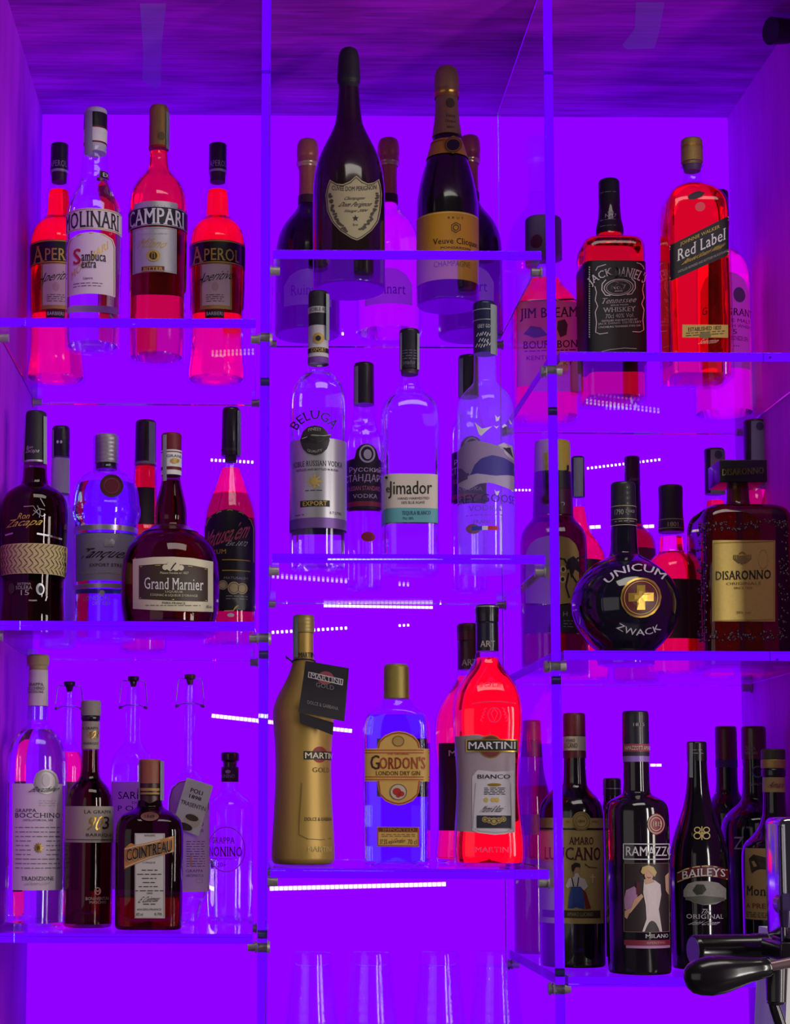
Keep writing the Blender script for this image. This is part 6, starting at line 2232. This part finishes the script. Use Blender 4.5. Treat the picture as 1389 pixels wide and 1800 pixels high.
a, c = loc(1371, 1436), loc(1440, 1658)
v, f = box_geo(a.x, c.x, 0.0, 0.055, c.z, a.z, 0.007)
link('chrome_body', v, f, CHROME, em)
a, c = loc(1372, 1452), loc(1376, 1656)
v, f = box_geo(a.x - 0.0005, c.x, -0.0008, 0.004, c.z, a.z, 0.0005)
link('panel_seam', v, f, BK, em)
a, c = loc(1371, 1656), loc(1440, 1690)
v, f = box_geo(a.x, c.x, -0.002, 0.06, c.z, a.z, 0.002)
link('base_plate', v, f, BK, em)
v, f = merge(tube_geo(loc(1386, 1590), loc(1386, 1590) + Vector((0, 0.014, 0)), 0.010), tube_geo(loc(1382, 1600), loc(1382, 1630), 0.007, 0.005))
link('steam_knob', v, f, mono((60, 40, 90), rough=0.25, coat=0.5), em)
# horizontal black cylinder with a flat end
ax = [(1210, 0.034), (1216, 0.037), (1232, 0.040), (1330, 0.041), (1352, 0.043), (1420, 0.043)]
pc = loc(1300, 1672, 0.10)
pts = []
seg = 40
V, Fc = [], []
rr = 27 * (YM + 0.10) / F
yaw = math.radians(14)
dirx = Vector((math.cos(yaw), math.sin(yaw), 0))
side = Vector((-math.sin(yaw), math.cos(yaw), 0))
start = loc(1219, 1671, 0.085)
end = loc(1420, 1671, 0.10)
L = (end - start).length
prof = [(0, 0.0), (0, rr * 0.93), (0.0015, rr * 0.99), (0.004, rr), (L * 0.55, rr), (L * 0.56, rr * 1.04), (L, rr * 1.04)]
for t, r in prof:
    for i in range(seg):
        q = 2 * PI * i / seg
        V.append(start + dirx * t + side * (max(r, 1e-5) * math.cos(q)) + Vector((0, 0, max(r, 1e-5) * math.sin(q))))
for i in range(len(prof) - 1):
    for j in range(seg):
        Fc.append((i * seg + j, i * seg + (j + 1) % seg, (i + 1) * seg + (j + 1) % seg, (i + 1) * seg + j))
link('black_cylinder', V, Fc, BK, em, angle=30)
v, f = tube_geo(start - dirx * 0.0006, start + dirx * 0.0002, rr * 0.86, seg=36)
link('end_disc', v, f, mono((150, 140, 165), rough=0.35, metal=0.7, grain=0.2), em)
# white side casing at the very edge
a, c = loc(1384, 1750), loc(1470, 1880)
v = [loc(1388, 1640, 0.03), loc(1470, 1640, 0.03), loc(1470, 1900, 0.03), loc(1376, 1900, 0.03)]
v[2].z = v[3].z = ZB - em.location.z + 0.0005
v[3].x -= 0.006
v = v + [q + Vector((0, 0.10, 0)) for q in v]
f = [(3, 2, 1, 0), (4, 5, 6, 7)] + [(i, (i + 1) % 4, 4 + (i + 1) % 4, 4 + i) for i in range(4)]
link('white_casing', v, f, mono((240, 238, 240), rough=0.4), em, smooth=False)

# portafilter in front: long black grip, steel neck, head and spout
YP = YM - 0.06
h0 = P(1372, 1702, YP)
pf = empty('portafilter', h0, 'black-handled filter holder pointing left in front of the coffee machine', 'portafilter')


def lp(px, py, dy=0.0):
    return P(px, py, YP + dy) - h0


ctr = [(1203, 1722, 4), (1206, 1721, 16), (1214, 1720, 25), (1228, 1718, 31), (1246, 1716, 34), (1268, 1713, 33), (1292, 1709, 28), (1316, 1705, 22), (1336, 1702, 18.5), (1350, 1700, 17), (1354, 1699, 14)]
kk = YP / F
v, f = wire_geo([lp(x, y) for x, y, r in ctr], [r * kk for x, y, r in ctr], seg=28)
link('handle', v, f, BK, pf, angle=50)
v, f = tube_geo(lp(1352, 1699), lp(1420, 1686), 8.5 * kk, 10 * kk)
link('neck', v, f, mono((150, 120, 130), rough=0.35, metal=0.7, grain=0.2), pf)
v, f = merge(tube_geo(lp(1365, 1700, 0.03), lp(1365, 1760, 0.03), 19 * kk, 17 * kk), tube_geo(lp(1365, 1760, 0.03), lp(1366, 1766, 0.03), 17 * kk, 13 * kk))
link('filter_head', v, f, mono((44, 36, 48), rough=0.3, coat=0.4), pf)
v, f = wire_geo([lp(1360, 1764, 0.03), lp(1364, 1776, 0.03), lp(1372, 1800, 0.03), lp(1380, 1840, 0.03)], [9 * kk, 10 * kk, 10 * kk, 8 * kk], seg=16)
link('spout', v, f, BK, pf)
